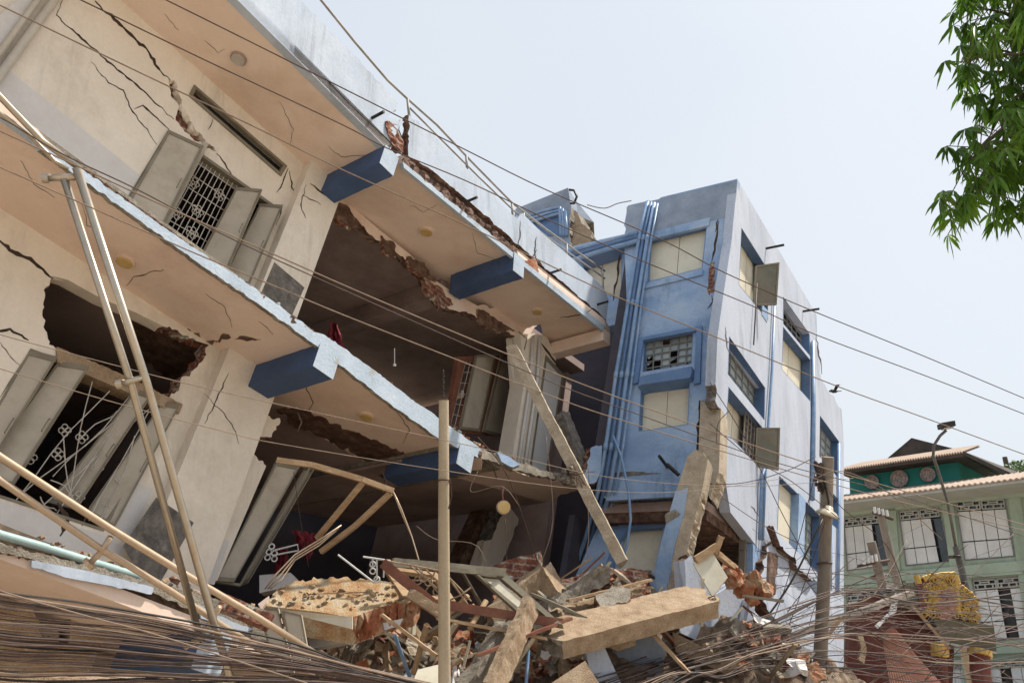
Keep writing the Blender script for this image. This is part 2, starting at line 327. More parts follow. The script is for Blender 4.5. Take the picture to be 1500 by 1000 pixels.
def rough_block(mb, o, x, y, z, m, n=(6, 3, 3), amp=.03, seed=0, ends=.0, em=None):
    """box subdivided and weathered; x is its long axis; ends adds raggedness at both ends"""
    bm = bmesh.new(); nx, ny, nz = n
    key = {}; fm = []
    def vert(i, j, k):
        if (i, j, k) in key: return key[(i, j, k)]
        a, b, c = i / nx, j / ny, k / nz
        p = o + x * a + y * b + z * c
        d = noise.noise_vector(p * 2.3 + V((seed, seed * .7, 0))) * amp + noise.noise_vector(p * 9 + V((seed, 0, 3))) * amp * .6 + noise.noise_vector(p * 24 + V((seed, 0, 3))) * amp * .45
        if i == 0 or i == nx:
            d = d + x.normalized() * (noise.noise(p * 7 + V((seed, 1, 1))) * ends)
        key[(i, j, k)] = bm.verts.new(p + d); return key[(i, j, k)]
    def q(a, b, c, d, e): f = bm.faces.new((a, b, c, d)); fm.append(e)
    for i in range(nx):
        for j in range(ny):
            q(vert(i, j, 0), vert(i, j + 1, 0), vert(i + 1, j + 1, 0), vert(i + 1, j, 0), 0); q(vert(i, j, nz), vert(i + 1, j, nz), vert(i + 1, j + 1, nz), vert(i, j + 1, nz), 0)
        for k in range(nz):
            q(vert(i, 0, k), vert(i + 1, 0, k), vert(i + 1, 0, k + 1), vert(i, 0, k + 1), 0); q(vert(i, ny, k), vert(i, ny, k + 1), vert(i + 1, ny, k + 1), vert(i + 1, ny, k), 0)
    for j in range(ny):
        for k in range(nz):
            q(vert(0, j, k), vert(0, j, k + 1), vert(0, j + 1, k + 1), vert(0, j + 1, k), 1); q(vert(nx, j, k), vert(nx, j + 1, k), vert(nx, j + 1, k + 1), vert(nx, j, k + 1), 1)
    bm.verts.index_update(); vs = [v.co.copy() for v in bm.verts]
    f0 = [tuple(v.index for v in f.verts) for f, e in zip(bm.faces, fm) if e == 0]; f1 = [tuple(v.index for v in f.verts) for f, e in zip(bm.faces, fm) if e == 1]
    k = len(mb.v); mb.add(vs, f0, m); i = mb.mi(em or m); mb.f += [tuple(k + a for a in f) for f in f1]; mb.m += [i] * len(f1); bm.free(); return mb
def beam(mb, p0, p1, wd, ht, m, side=None, amp=.02, seed=0, ends=.1, em='concrete', n=None):
    x = p1 - p0; s = (side or x.cross(V((0, 0, 1)))).normalized(); s = (s - x.normalized() * s.dot(x.normalized())).normalized(); t = s.cross(x).normalized()
    if t.z < 0: t = -t
    L = x.length; n = n or (max(4, int(L / .045)), max(4, int(wd / .05)), max(4, int(ht / .05)))
    return rough_block(mb, p0 - s * wd / 2 - t * ht / 2, x, s * wd, t * ht, m, n, amp, seed, ends, em)
def hull_chunk(mb, c, size, m, seed, flat=1.0, sub_=1):
    rn = random.Random(seed); bm = bmesh.new()
    for _ in range(14):
        d = V((rn.gauss(0, 1), rn.gauss(0, 1), rn.gauss(0, 1))).normalized(); bm.verts.new(V((d.x * size[0], d.y * size[1], d.z * size[2] * flat)) * rn.uniform(.75, 1.05) * .5)
    h = bmesh.ops.convex_hull(bm, input=bm.verts[:])
    bmesh.ops.delete(bm, geom=[g for g in h['geom_interior'] if isinstance(g, bmesh.types.BMVert)], context='VERTS')
    for _ in range(sub_): bmesh.ops.subdivide_edges(bm, edges=bm.edges[:], cuts=1, use_grid_fill=True)
    import mathutils
    R = mathutils.Euler((rn.uniform(-.6, .6), rn.uniform(-.6, .6), rn.uniform(0, 6))).to_matrix(); sz = max(size)
    for v in bm.verts:
        v.co = R @ v.co; v.co += noise.noise_vector(v.co * (9 / (sz + .2)) + V((seed, 0, 0))) * sz * .12
    bm.verts.index_update(); mb.add([c + v.co for v in bm.verts], [tuple(v.index for v in f.verts) for f in bm.faces], m); bm.free(); return mb
# ================================================================== setting
def ground():
    mb = MB(); n = 60; vs = []; fs = []
    xs = [-600 + 1200 * i / n for i in range(n + 1)]
    for j in range(n + 1):
        for i in range(n + 1): vs.append(V((xs[i], -200 + 1400 * j / n, 0)))
    for j in range(n):
        for i in range(n): k = j * (n + 1) + i; fs.append((k, k + 1, k + n + 2, k + n + 1))
    mb.add(vs, fs, 'ground'); o = mb.build('ground'); tag(o, kind='structure')
    mb = MB(); mb.box(V((-60, -4, .004)), V((120, 0, 0)), V((0, 9.2, 0)), V((0, 0, .002)), 'asphalt'); tag(mb.build('road'), kind='structure')
ground()
# ================================================================== collapsed building on the left, leaning 15 degrees
E1 = V((.57947627, .77055586, -.26542594)); E2 = V((-.80180397, .59736514, -.01628765)); E3 = V((.14600566, .22225787, .96399366))
LO = CAM + ray(572, 222) * 11
WB = 1.28
def LP(a, b, c): return LO + E1 * a + E2 * b + E3 * c
def Lx(a, b, c): return px(LP(a, b, c))
W = Plane(LP(0, WB, 0), E2); FP = Plane(LO, E2)
def CP(c): return Plane(LP(0, 0, c), E3)
LB = thing('collapsed_building', 'cream and pale blue multi-storey building leaning left, with broken balconies and pink soffits', 'building', (-3, 11, 0))
def Lbox(name, a0, a1, b0, b1, c0, c1, m, parent=LB, e=None):
    mb = MB(); mb.box(LP(a0, b0, c0), E1 * (a1 - a0), E2 * (b1 - b0), E3 * (c1 - c0), m); return mb.build(name, parent)
# --- top slab, left run
S('balcony_soffit', [Lx(-7, 0, 0), Lx(-.02, 0, 0), Lx(-.02, WB, 0), Lx(-7, WB, 0)], CP(0), .15, 'soffit', LB, ext=E3 * .15)
Lbox('room_ceiling', -7, 0, WB, 6, .01, .16, 'inner')
S('parapet', [Lx(-7, 0, -.02), Lx(-3, 0, -.01), (572, 223), (574, 208, 1), (592, 178, 1), (568, 172, 1), (580, 160), (583, 150, 1), (505, 66, 1), (440, 0), Lx(-7, 0, .84)],
  FP, .12, 'lightblue', LB, em='orange', r=2)
mb = MB(); rough_block(mb, P(566, 176, 11.02), P(583, 186, 11.3) - P(566, 176, 11.02), P(574, 212, 11) - P(566, 176, 11.02), E2 * .2, 'brick', (4, 8, 3), .06, 5, .05)
mb.build('broken_brick_end', LB)
# --- top slab, right run (bent upwards)
q1 = FP.hit(589, 238); q2 = FP.hit(886, 478); D2 = (q2 - q1).normalized(); N2 = D2.cross(E2).normalized()
if N2.z < 0: N2 = -N2
S0b = Plane(q1, N2)
S('balcony_soffit', [(589, 238, 1), (757, 375), (886, 478), (893, 490), (802, 522), (792, 475, 1), (740, 490, 1), (697, 452, 1), (662, 438, 1), (640, 425, 1), (600, 385, 1), (556, 345, 1), (520, 322, 1), (487, 288), (478, 278)],
  S0b, .14, 'soffit', LB, em='brownbreak', r=3, ext=N2 * .14)
S('slab_rim', [(590, 237, 1), (757, 374), (886, 477), (884, 485), (756, 381), (592, 246)], FP, .05, 'rimblue', LB, r=1, proud=.01)
S('parapet', [(599, 168, 1), (640, 203, 1), (700, 262, 1), (757, 321), (765, 312), (795, 342), (840, 380), (884, 421), (892, 440), (888, 468, 1), (830, 418, 1), (768, 366, 1), (700, 306, 1), (640, 255, 1), (598, 228, 1)],
  FP, .12, 'lightblue', LB, em='brownbreak', r=1.6)
S('torn_edge', [(596, 226, 1), (640, 255, 1), (700, 306, 1), (768, 366, 1), (830, 418, 1), (888, 468, 1), (886, 480, 1), (757, 376, 1), (590, 238, 1)], FP, .15, 'crack', LB, em='brownbreak', r=2, proud=-.07)
for pts, wd in (([(786, 348), (783, 372), (790, 385), (800, 398)], 2), ([(786, 365), (777, 380)], 1.5), ([(762, 322), (760, 362)], 1.5)): crack('crack', pts, wd, FP, LB)
S('brick_patch', [(770, 382, 1), (785, 380, 1), (790, 398, 1), (778, 392, 1)], FP, .06, 'orange', LB, r=2, proud=.004)
ROOMQ = Plane(S0b.p + N2 * -.0 + N2 * .0, N2)
def S2p(a, b, c):  # right-run frame
    return q1 + D2 * a + E2 * b + N2 * c
mb = MB(); mb.box(S2p(-.2, 1.35, .02), D2 * 7, E2 * 4.6, N2 * .15, 'inner'); mb.build('room_ceiling', LB)
mb = MB(); mb.box(S2p(2.55, 1.5, -.3), D2 * .3, E2 * 4.3, N2 * .31, 'inner'); mb.build('ceiling_beam', LB)
W2 = Plane(S2p(0, 1.34, 0), E2)
S('broken_lintel', [(476, 268), (500, 292), (520, 306), (560, 340), (600, 372), (640, 412), (664, 428), (700, 448, 1), (742, 452), (790, 470, 1), (776, 492, 1), (748, 490, 1), (720, 474, 1), (695, 462, 1), (668, 455, 1), (650, 450, 1), (634, 428, 1), (618, 402, 1), (596, 382, 1), (578, 366, 1), (560, 352, 1), (545, 345, 1), (528, 330, 1), (505, 318, 1), (487, 300, 1)],
  W2, .14, 'soffit', LB, em='brownbreak', r=3)
for q in ([(486, 292, 1), (508, 300, 1), (530, 330, 1), (515, 336, 1), (495, 322, 1)], [(560, 345, 1), (580, 360, 1), (582, 375, 1), (566, 372, 1)], [(598, 375, 1), (622, 385, 1), (640, 412, 1), (620, 405, 1), (602, 392, 1)],
          [(620, 408, 1), (645, 420, 1), (664, 446, 1), (650, 452, 1), (628, 432, 1)], [(700, 452, 1), (730, 470, 1), (755, 484, 1), (730, 486, 1), (706, 472, 1)]):
    S('broken_patch', q, W2, .08, 'brick' if q[0][0] > 610 and q[0][0] < 700 else 'brownbreak', LB, em='brick', r=3, proud=.04)
# end beam of the right run
mb = MB(); mb.box(LP(0, 0, 0) * 0 + FP.hit(893, 488) - D2 * .22 - N2 * .24 , D2 * .24, E2 * 1.5, N2 * .24, 'soffit'); mb.build('end_beam', LB)
# --- walls, top storey
winq = [(247, 190), (402, 300), (352, 415), (180, 300)]
ventq = [(285, 124), (421, 243), (412, 258), (277, 140)]
S('wall', [Lx(-7, WB, 0), (300, 110), (455, 246), (474, 262), (440, 330), (400, 470), Lx(-.3, WB, -3.12), Lx(-7, WB, -3.12)],
  W, .2, 'cream', LB, em='cream', holes=[winq, ventq, [(247, 116, 1), (256, 118, 1), (266, 146, 1), (271, 160, 1), (284, 184, 1), (300, 204, 1), (318, 224, 1), (300, 214, 1), (270, 193, 1), (257, 176, 1), (262, 158, 1), (250, 140, 1)]], r=2)
S('exposed_brick', [(240, 108), (275, 112), (330, 225), (300, 225), (245, 180)], W, .1, 'brick', LB, proud=-.1)
S('dado', [(18, 107), (207, 258), (184, 303), (178, 312), (60, 215), (-60, 130), (-10, 80)], W, .003, 'dado', LB, proud=.003)
for pts, wd in (([(138, 0), (150, 15), (163, 23), (200, 60), (215, 72), (235, 105), (250, 118)], 4), ([(93, 0), (82, 22), (135, 70), (200, 125), (255, 175)], 2.2),
                ([(135, 92), (158, 120), (180, 132), (195, 165), (215, 190), (230, 212)], 1.6), ([(197, 160), (210, 154), (235, 178), (248, 190)], 2.4), ([(318, 224), (345, 262)], 2.2),
                ([(312, 172), (305, 190)], 1), ([(422, 246), (415, 268), (405, 282)], 2), ([(424, 250), (428, 275), (436, 290)], 2), ([(432, 284), (418, 330), (396, 380)], 2)):
    crack('crack', pts, wd, W, LB)
def frame_around(parent, q, pl, wd, th, m, name='frame', proud=.02):
    inner = [(bil(q, wd, wd * .8)), bil(q, 1 - wd, wd * .8), bil(q, 1 - wd, 1 - wd * .8), bil(q, wd, 1 - wd * .8)]
    return S(name, q, pl, th, m, parent, holes=[inner], proud=proud)
def shutter(parent, q, pl, name='shutter', m='shutter', fm='shutterframe', th=.035, proud=0, bars=True, label=None):
    o = S(name, q, pl, th, m, parent, proud=proud)
    mb = MB(); sheet(mb, q, pl, .02, fm, holes=[sub(q, .07, .035, .93, .965)], proud=proud + .012)
    mb.build('frame', o)
    if label: o['label'] = label
    if bars:
        mb = MB(); pp = pl.off(proud + .03)
        a, b = bil(q, .86, .45), bil(q, .86, .55); mb.tube([pp.hit(*a), pp.hit(*a) + pl.n * .03, pp.hit(*b) + pl.n * .03, pp.hit(*b)], .006, 'shutterframe', 6)
        mb.build('handle', o)
    return o
def grille(parent, q, pl, nv=7, nh=5, name='grille', r=.006, flowers=(), m='grille', proud=0, bend=0):
    mb = MB(); pp = pl.off(proud)
    for i in range(nv + 1):
        s = i / nv; mb.tube([pp.hit(*bil(q, s + bend * math.sin(t * 6 + i) * .05, t)) for t in (0, .25, .5, .75, 1)], r, m, 5)
    for j in range(nh + 1):
        t = j / nh; mb.tube([pp.hit(*bil(q, s, t + bend * math.sin(s * 5 + j) * .05)) for s in (0, .33, .66, 1)], r, m, 5)
    for (s, t, R) in flowers:
        c = pp.hit(*bil(q, s, t))
        for k in range(5):
            a = k * 2 * math.pi / 5; mb.ring(c + (pl.s * math.cos(a) + pl.t * math.sin(a)) * R, pl.n, R * .62, r * 1.1, m, 10, 4)
        mb.ring(c, pl.n, R * .45, r, m, 10, 4)
    return mb.build(name, parent)
def dark_back(parent, q, pl, depth, m='innerdark', name='reveal'):
    return S(name, [bil(q, -.3, -.3), bil(q, 1.3, -.3), bil(q, 1.3, 1.3), bil(q, -.3, 1.3)], pl.off(-depth), .02, m, parent)
wn = S('window', winq, W, .08, 'shutterframe', LB, holes=[sub(winq, .04, .03, .96, .97)], proud=.01)
grille(wn, [(297, 222), (352, 262), (300, 372), (232, 335)], W, 9, 7, flowers=[(.15, .35, .05), (.5, .6, .05), (.75, .3, .05), (.15, .75, .05), (.6, .85, .05)], proud=-.06)
def hinge(u, v, phi, base=W):
    """vertical plane through a hinge point on the wall, opened by phi degrees towards the street"""
    p = base.hit(u, v); d = E1 * math.cos(rad(phi)) - E2 * math.sin(rad(phi)); return Plane(p, d.cross(E3))
shutter(wn, [(247, 190), (299, 214), (240, 332), (183, 302)], hinge(247, 190, 20).off(.02))
S('frame_edge', [(299, 207), (306, 210), (240, 338), (231, 332)], hinge(299, 207, 25).off(.05), .04, 'shutter', wn)
shutter(wn, [(346, 274), (384, 277), (333, 396), (292, 376)], hinge(346, 274, 40))
shutter(wn, [(381, 298), (414, 300), (362, 424), (330, 398)], hinge(381, 298, 40))
vt = S('ventilator', ventq, W, .06, 'shutterframe', LB, holes=[sub(ventq, .03, .18, .97, .8)], proud=.02)
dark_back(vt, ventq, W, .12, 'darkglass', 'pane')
# --- columns
def column(a0, a1, c0, c1, cap=None):
    o = Lbox('column', a0, a1, WB - .16, WB + .25, c0, c1, 'cream'); return o
COLP = Plane(LP(0, WB - .16, 0), E2)
cc = column(-.42, .2, -3.12, 0)
for pts, wd in (([(448, 270), (440, 300), (448, 320)], 1.5), ([(455, 268), (470, 282), (488, 292)], 2), ([(444, 285), (470, 300)], 1.2), ([(415, 300), (405, 330)], 1.5)): crack('crack', pts, wd, COLP, cc)
S('cement_patch', [(402, 384), (446, 421), (424, 470), (380, 436)], COLP, .004, 'cement', cc, proud=.004)
c2 = column(-.5, .28, -6.4, -3.2)
S('cement_patch', [(229, 728), (284, 765), (225, 870), (180, 800)], COLP, .004, 'cement', c2, proud=.004)
for pts, wd in (([(336, 545), (315, 590), (300, 620)], 1.5), ([(300, 575), (340, 620), (350, 650)], 1)): crack('crack', pts, wd, COLP, c2)
# --- middle slab
S('balcony_soffit', [Lx(-7, 0, -3.2), Lx(-3.5, 0, -3.2), (60, 217, 1), (200, 317, 1), (300, 388, 1), (380, 440, 1), (460, 498, 1), (560, 578, 1), (640, 634, 1), (705, 672), (705, 688), Lx(2.9, WB, -3.2), (560, 690, 1), (470, 640, 1), (430, 600), (355, 580, 1), (320, 545, 1), Lx(-.9, WB, -3.2), Lx(-7, WB, -3.2)],
  CP(-3.2), .1, 'soffit', LB, em='brownbreak', r=1.5, ext=E3 * .1)
S('slab_rim', [Lx(-7, 0, -3.22), Lx(-3.5, 0, -3.22), (60, 219, 1), (200, 320, 1), (300, 392, 1), (380, 446, 1), (462, 505, 1), (560, 583, 1), (640, 640, 1), (700, 670, 1), (706, 658, 1), (650, 617, 1), (590, 574, 1), (540, 536, 1), (480, 494, 1), (455, 482, 1), (400, 441, 1), (330, 393, 1), (262, 348, 1), (200, 304, 1), (100, 234, 1), (0, 162, 1), Lx(-7, 0, -3.09)],
  FP, .06, 'rimblue', LB, em='concrete', r=1.3, proud=.012)
Lbox('floor_slab', -7, 3.4, .06, 6, -3.1, -3.06, 'concrete')
# bent right part of the middle slab
m1 = FP.hit(690, 664); m2 = FP.hit(852, 716); D3 = (m2 - m1).normalized(); N3 = D3.cross(E2).normalized()
if N3.z < 0: N3 = -N3
S1b = Plane(m1, N3)
S('balcony_soffit', [(690, 664), (770, 696, 1), (852, 714, 1), (800, 735, 1), (740, 740, 1), (690, 720, 1), (640, 700), (640, 680)], S1b, .12, 'soffit', LB, em='concrete', r=3, ext=N3 * .12)
S('slab_rim', [(700, 668, 1), (770, 692, 1), (850, 710, 1), (842, 700, 1), (800, 690, 1), (775, 680, 1), (735, 668, 1), (704, 657, 1)], FP, .08, 'concrete', LB, em='concrete', r=2.5, proud=.012)
mb = MB(); mb.box(m1 - D3 * .3 + E2 * .15 + N3 * .03, D3 * 3.3, E2 * 4, N3 * .1, 'concrete'); mb.build('floor_slab', LB)
mb = MB(); mb.box(m1 - D3 * .3 + E2 * 1.0 - N3 * .02, D3 * 3.5, E2 * 4, N3 * .04, 'inner'); mb.build('room_ceiling', LB)
Lbox('room_ceiling', -7, 3.2, WB, 6, -3.19, -3.11, 'inner')
# broken plaster under the middle slab
S('broken_patch', [(190, 438, 1), (225, 452, 1), (250, 478, 1), (285, 488, 1), (300, 500, 1), (335, 490), (338, 495, 1), (305, 508, 1), (300, 518, 1), (255, 560, 1), (225, 540, 1), (190, 505, 1)], CP(-3.2), .02, 'brownbreak', LB, r=5, proud=.006)
S('broken_patch', [(343, 497, 1), (356, 492, 1), (382, 497, 1), (362, 500, 1)], CP(-3.2), .005, 'brownbreak', LB, r=2, proud=.004)
S('broken_patch', [(405, 600, 1), (440, 598, 1), (470, 610, 1), (510, 630, 1), (560, 650, 1), (610, 672, 1), (600, 690, 1), (560, 700, 1), (520, 665, 1), (470, 640, 1), (430, 625, 1)], CP(-3.2), .03, 'brownbreak', LB, em='brick', r=5, proud=.01)
crack('crack', [(185, 420), (195, 405), (240, 395)], 1.2, CP(-3.2), LB)
crack('crack', [(455, 545), (448, 570), (460, 590), (445, 610)], 1.5, CP(-3.2), LB)
# --- lower storey wall
low = [(45, 510), (266, 592), (152, 778), (-70, 706)]
hole = [(62, 462, 1), (66, 430, 1), (76, 404), (100, 410), (150, 438), (200, 458), (240, 478, 1), (290, 500), (306, 505, 1), (302, 520, 1), (280, 545, 1), (266, 552, 1), (262, 572, 1), (240, 583, 1), (200, 562, 1), (120, 528, 1), (84, 512, 1), (70, 496, 1)]
S('wall', [Lx(-7, WB, -3.2), Lx(-.42, WB, -3.2), (325, 540), (210, 800), (180, 850), Lx(-1, WB, -6.4), Lx(-7, WB, -6.4)], W, .2, 'cream', LB, em='brick', holes=[low, hole], r=4)
S('wall', [(330, 590, 1), (352, 585, 1), (370, 600, 1), (410, 612, 1), (398, 640, 1), (362, 640, 1), (368, 662, 1), (390, 682), (318, 850), (225, 830), (200, 800)], W, .2, 'cream', LB, em='brownbreak', r=4)
S('dado', [(275, 768), (336, 792), (314, 856), (222, 840)], W, .003, 'dado', LB, proud=.003)
S('dado', [(-70, 712), (40, 746), (152, 784), (180, 800), (176, 818), (110, 805), (-40, 790)], W, .003, 'dado', LB, proud=.003)
S('dado', [(200, 706), (224, 716), (190, 790), (166, 782)], W, .003, 'dado', LB, proud=.003)
for pts, wd in (([(-10, 345), (20, 370), (45, 380), (62, 395), (78, 408)], 6), ([(-10, 485), (15, 482), (42, 498)], 4), ([(0, 500), (12, 520), (30, 535)], 1), ([(85, 735), (100, 760), (88, 785)], 7), ([(130, 742), (120, 770)], 2)):
    crack('crack', pts, wd, W, LB)
S('lintel', [(84, 508, 1), (120, 522, 1), (200, 558, 1), (268, 592), (262, 606), (84, 530)], W, .25, 'dustconc', LB, em='cement', r=1.5, proud=.03)
wn = S('window', low, W, .1, 'shutterframe', LB, holes=[sub(low, .02, .03, .98, .98)], proud=.005)
mb = MB(); pp = W.off(-.03)
for a, b in (((195, 575), (80, 700)), ((215, 600), (60, 745)), ((160, 570), (20, 730)), ((135, 560), (100, 720)), ((190, 590), (60, 790)), ((178, 610), (30, 725)), ((170, 600), (120, 640)), ((90, 640), (110, 745)), ((75, 700), (115, 735)), ((60, 730), (80, 750)), ((200, 640), (150, 760)), ((222, 650), (172, 765)), ((215, 605), (130, 765)), ((165, 700), (195, 715)), ((150, 740), (180, 750))):
    k = [(a[0] * (1 - t) + b[0] * t + 3 * math.sin(t * 5 + a[0]), a[1] * (1 - t) + b[1] * t + 3 * math.sin(t * 7 + b[0])) for t in (0, .2, .4, .6, .8, 1)]; mb.tube([pp.hit(*x) for x in k], .006, 'grille', 5)
for c in ((95, 630), (85, 665), (45, 670), (120, 640), (165, 640), (143, 685), (115, 728)):
    for k in range(4):
        a = k * 1.57; mb.ring(pp.hit(c[0] + 5 * math.cos(a), c[1] + 5 * math.sin(a)), W.n, .028, .006, 'grille', 10, 4)
mb.build('grille', wn)
shutter(wn, [(45, 512), (84, 522), (-45, 730), (-90, 708)], hinge(45, 512, 25))
shutter(wn, [(86, 529), (131, 536), (18, 712), (-42, 700)], hinge(86, 529, 30))
shutter(wn, [(200, 570), (222, 577), (110, 745), (70, 735)], hinge(200, 570, 40))
shutter(wn, [(238, 588), (264, 592), (166, 775), (125, 750)], hinge(238, 588, 30))
# shutters of the collapsed bay to the right
wn = S('window', [(405, 672), (458, 680), (352, 858), (315, 852)], hinge(405, 672, 30), .06, 'shutterframe', LB, holes=[sub([(405, 672), (458, 680), (352, 858), (315, 852)], .05, .02, .95, .98)])
wn['label'] = 'tall cream shutter leaf hanging open in the collapsed middle bay'
shutter(wn, [(406, 675), (440, 682), (343, 852), (316, 850)], hinge(405, 674, 30).off(.03), bars=False)
shutter(wn, [(447, 681), (460, 684), (362, 852), (348, 858)], hinge(447, 681, 60).off(.03), bars=False)
for pts, wd in (([(300, 60), (318, 78), (330, 72)], .5), ([(410, 150), (430, 190), (425, 215)], .5), ([(240, 20), (262, 45)], .5), ([(480, 215), (500, 230), (540, 228)], .5)): crack('crack', pts, wd, CP(0), LB)
for pts, wd in (([(30, 235), (50, 270), (80, 290)], .5), ([(120, 300), (128, 330), (150, 345)], .5), ([(300, 430), (330, 450), (340, 480)], .5), ([(380, 470), (400, 490)], .5), ([(580, 600), (600, 630), (590, 650)], 1)): crack('crack', pts, wd, CP(-3.2), LB)
for pts, wd in (([(600, 300), (620, 310), (640, 300)], .5), ([(690, 340), (700, 370), (725, 380)], .5), ([(820, 465), (850, 462), (868, 452)], 1.6)): crack('crack', pts, wd, S0b, LB)
# --- blue cantilever beams
def bb(fn, a0, a1, c, parent=LB, b0=-.02, dp=.34):
    a, b, n = fn; mb = MB()
    o = lambda x, y, z: a + b * x + E2 * y + n * z
    rough_block(mb, o(a0, b0 + .012, c - dp), E2 * (WB - b0), -b * (a0 - a1), n * (dp - .002), 'blue', (22, 5, 6), .007, a0 + c); ob = mb.build('cantilever_beam', parent)
    mb = MB(); mb.box(o(a0 - .003, b0 - .006, c - dp - .003), b * (a1 - a0 + .006), E2 * .0055, n * (dp + .006), 'rimblue'); mb.build('lit_end_face', ob); return ob  # pale plate: the sunlit look of the beam end is in its colour
fL = (LO, E1, E3)
bb(fL, -.12, .14, .0); bb(fL, -.1, .2, -3.2, dp=.3); bb(fL, 2.42, 2.72, -3.2, dp=.28)
bb((q1, D2, N2), 2.55, 2.82, .0, dp=.34)
bb(fL, -.3, .0, -6.38, dp=.36)
# --- lower slab
LS = [Lx(-7, 0, -6.3), (-60, 775), (0, 795, 1), (60, 812, 1), (125, 826, 1), (225, 852, 1), (300, 872, 1), (380, 900, 1), (450, 935, 1)]
S('slab_rim', LS + [(450, 955, 1), (360, 930, 1), (225, 868, 1), (125, 838, 1), (45, 818, 1), (0, 808), Lx(-7, 0, -6.45)], FP, .1, 'concrete', LB, em='brownbreak', r=2.5)
S('blue_tile_band', [(47, 820), (120, 834), (180, 848, 1), (225, 860, 1), (222, 870, 1), (160, 857), (100, 846, 1), (46, 830)], FP, .02, 'lightblue', LB, r=1.5, proud=.015)
S('blue_tile_band', [(290, 884), (300, 890, 1), (345, 912, 1), (372, 920, 1), (360, 926), (295, 905)], FP, .02, 'lightblue', LB, r=1.5, proud=.015)
Lbox('floor_slab', -7, 1.2, .05, 6, -6.32, -6.2, 'rubble')
Lbox('balcony_soffit', -7, 1.1, .03, WB + 4, -6.44, -6.33, 'soffit')
S('wall', [(-100, 850), (0, 852), (170, 880), (150, 940), (120, 1010), (-100, 1010)], W, .2, 'dustconc', LB, em='brownbreak', holes=[[(40, 870, 1), (70, 874, 1), (88, 880, 1), (105, 905, 1), (100, 945, 1), (60, 930, 1), (52, 900, 1)]], r=4)
# --- back wall, party walls
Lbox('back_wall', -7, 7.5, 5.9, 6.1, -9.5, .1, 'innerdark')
Lbox('party_wall', -.1, .1, WB + .25, 5.9, -6.3, 0, 'inner')
Lbox('party_wall', -7.2, -7, 0.1, 5.9, -9.5, 0, 'inner')
Lbox('roof_slab', -7, 0, 0.12, 6, .17, .3, 'concrete')
# --- pipes on the left wall
mb = MB(); mb.tube([W.off(.06).hit(*p) for p in ((95, -20), (80, 0), (0, 110), (-30, 152))], .045, 'pvccream', 10); mb.build('downpipe', LB, smooth=True)
mb = MB(); mb.tube([W.off(.06).hit(*p) for p in ((75, -30), (55, 0), (-30, 118))], .03, 'pvccream', 10); mb.build('downpipe', LB, smooth=True)
S('pilaster', [(45, -20), (62, 0), (-12, 105), (-40, 60)], W, .05, 'dado', LB, proud=.03)
mb = MB(); mb.tube([FP.off(-.05).hit(*p) for p in ((-60, 760), (0, 783), (60, 800), (130, 822), (200, 843), (225, 856))], .035, 'pvcaqua', 10); mb.build('water_pipe', LB, smooth=True)
# --- ceiling lamps, drain spouts, roof rail
def lamp(u, v, pl, r, m):
    c = pl.hit(u, v); mb = MB(); mb.disc(c, pl.n, r, .03, 'soffit' if m != 'lampgrey' else 'inner'); o = mb.build('ceiling_lamp', LB, smooth=False)
    mb = MB(); mb.disc(c + pl.n * .03, pl.n, r * .82, .02, m); mb.build('glass', o)
lamp(350, 85, CP(0), .1, 'lampgrey'); lamp(184, 381, CP(-3.2), .1, 'lampglass'); lamp(537, 608, CP(-3.2), .1, 'lampglass'); lamp(625, 338, S0b, .11, 'lampglass'); lamp(787, 455, S0b, .1, 'lampglass')
for u, v in ((545, 173), (682, 296), (806, 400), (875, 446)):
    mb = MB(); p = FP.hit(u, v); mb.tube([p - FP.n * .05, p + FP.n * .22], .022, 'wireblack', 8); mb.build('drain_spout', LB)
rail = thing('roof_rail', 'thin grey metal railing along the edge of the roof parapet', 'railing', FP.hit(597, 175))
RP = FP.off(-.06)
def poly_tube(name, pts, pl, r, m, parent, seg=8):
    mb = MB(); mb.tube([pl.hit(*p) for p in pts], r, m, seg); return mb.build(name, parent, smooth=True)
poly_tube('top_rail', [Lx(-5, 0.06, 1.3), (470, 0), (520, 62), (568, 118), (597, 145), (640, 183), (690, 236), (750, 297), (800, 336), (850, 372), (886, 397)], RP, .018, 'railroof', rail)
poly_tube('lower_rail', [(600, 158), (650, 208), (700, 258), (752, 308), (800, 346), (850, 382), (886, 408)], RP, .014, 'railroof', rail)
for a, b in (((597, 145), (600, 176)), ((683, 228), (684, 248)), ((750, 297), (751, 320)), ((767, 312), (768, 334)), ((830, 357), (831, 386)), ((881, 393), (884, 425))): poly_tube('post', [a, b], RP, .02, 'railroof', rail)
mb = MB(); mb.tube([W.off(1.2).hit(*p) for p in ((367, 0), (400, 33), (440, 75), (480, 117), (520, 158), (560, 198))], .006, 'wireblack', 6)
# --- middle room: cabinet of shutters, column with pipes, end walls
MP = Plane(LP(3.0, 1.5, -3), E2 * .9 - E1 * .25)
cab = S('window', [(672, 522), (762, 520), (738, 640), (655, 632)], MP, .08, 'redwood', LB, holes=[[(682, 530), (696, 529), (672, 626), (660, 622)], [(745, 530), (752, 530), (735, 610), (728, 610)]])
cab['label'] = 'tilted window with closed cream shutters beside the broken column'
grille(cab, [(682, 530), (696, 529), (672, 626), (660, 622)], MP, 2, 6, proud=-.02, flowers=[(.5, .5, .04)])
shutter(cab, [(698, 520), (727, 518), (703, 632), (674, 628)], MP, proud=.03, bars=False); shutter(cab, [(735, 520), (764, 530), (742, 642), (708, 632)], MP, proud=.05)
shutter(cab, [(756, 560), (780, 575), (752, 645), (738, 640)], MP, proud=.02, m='shutterframe')
QP = Plane(LP(4.0, 1.28, -1.5), E2 + E1 * .1)
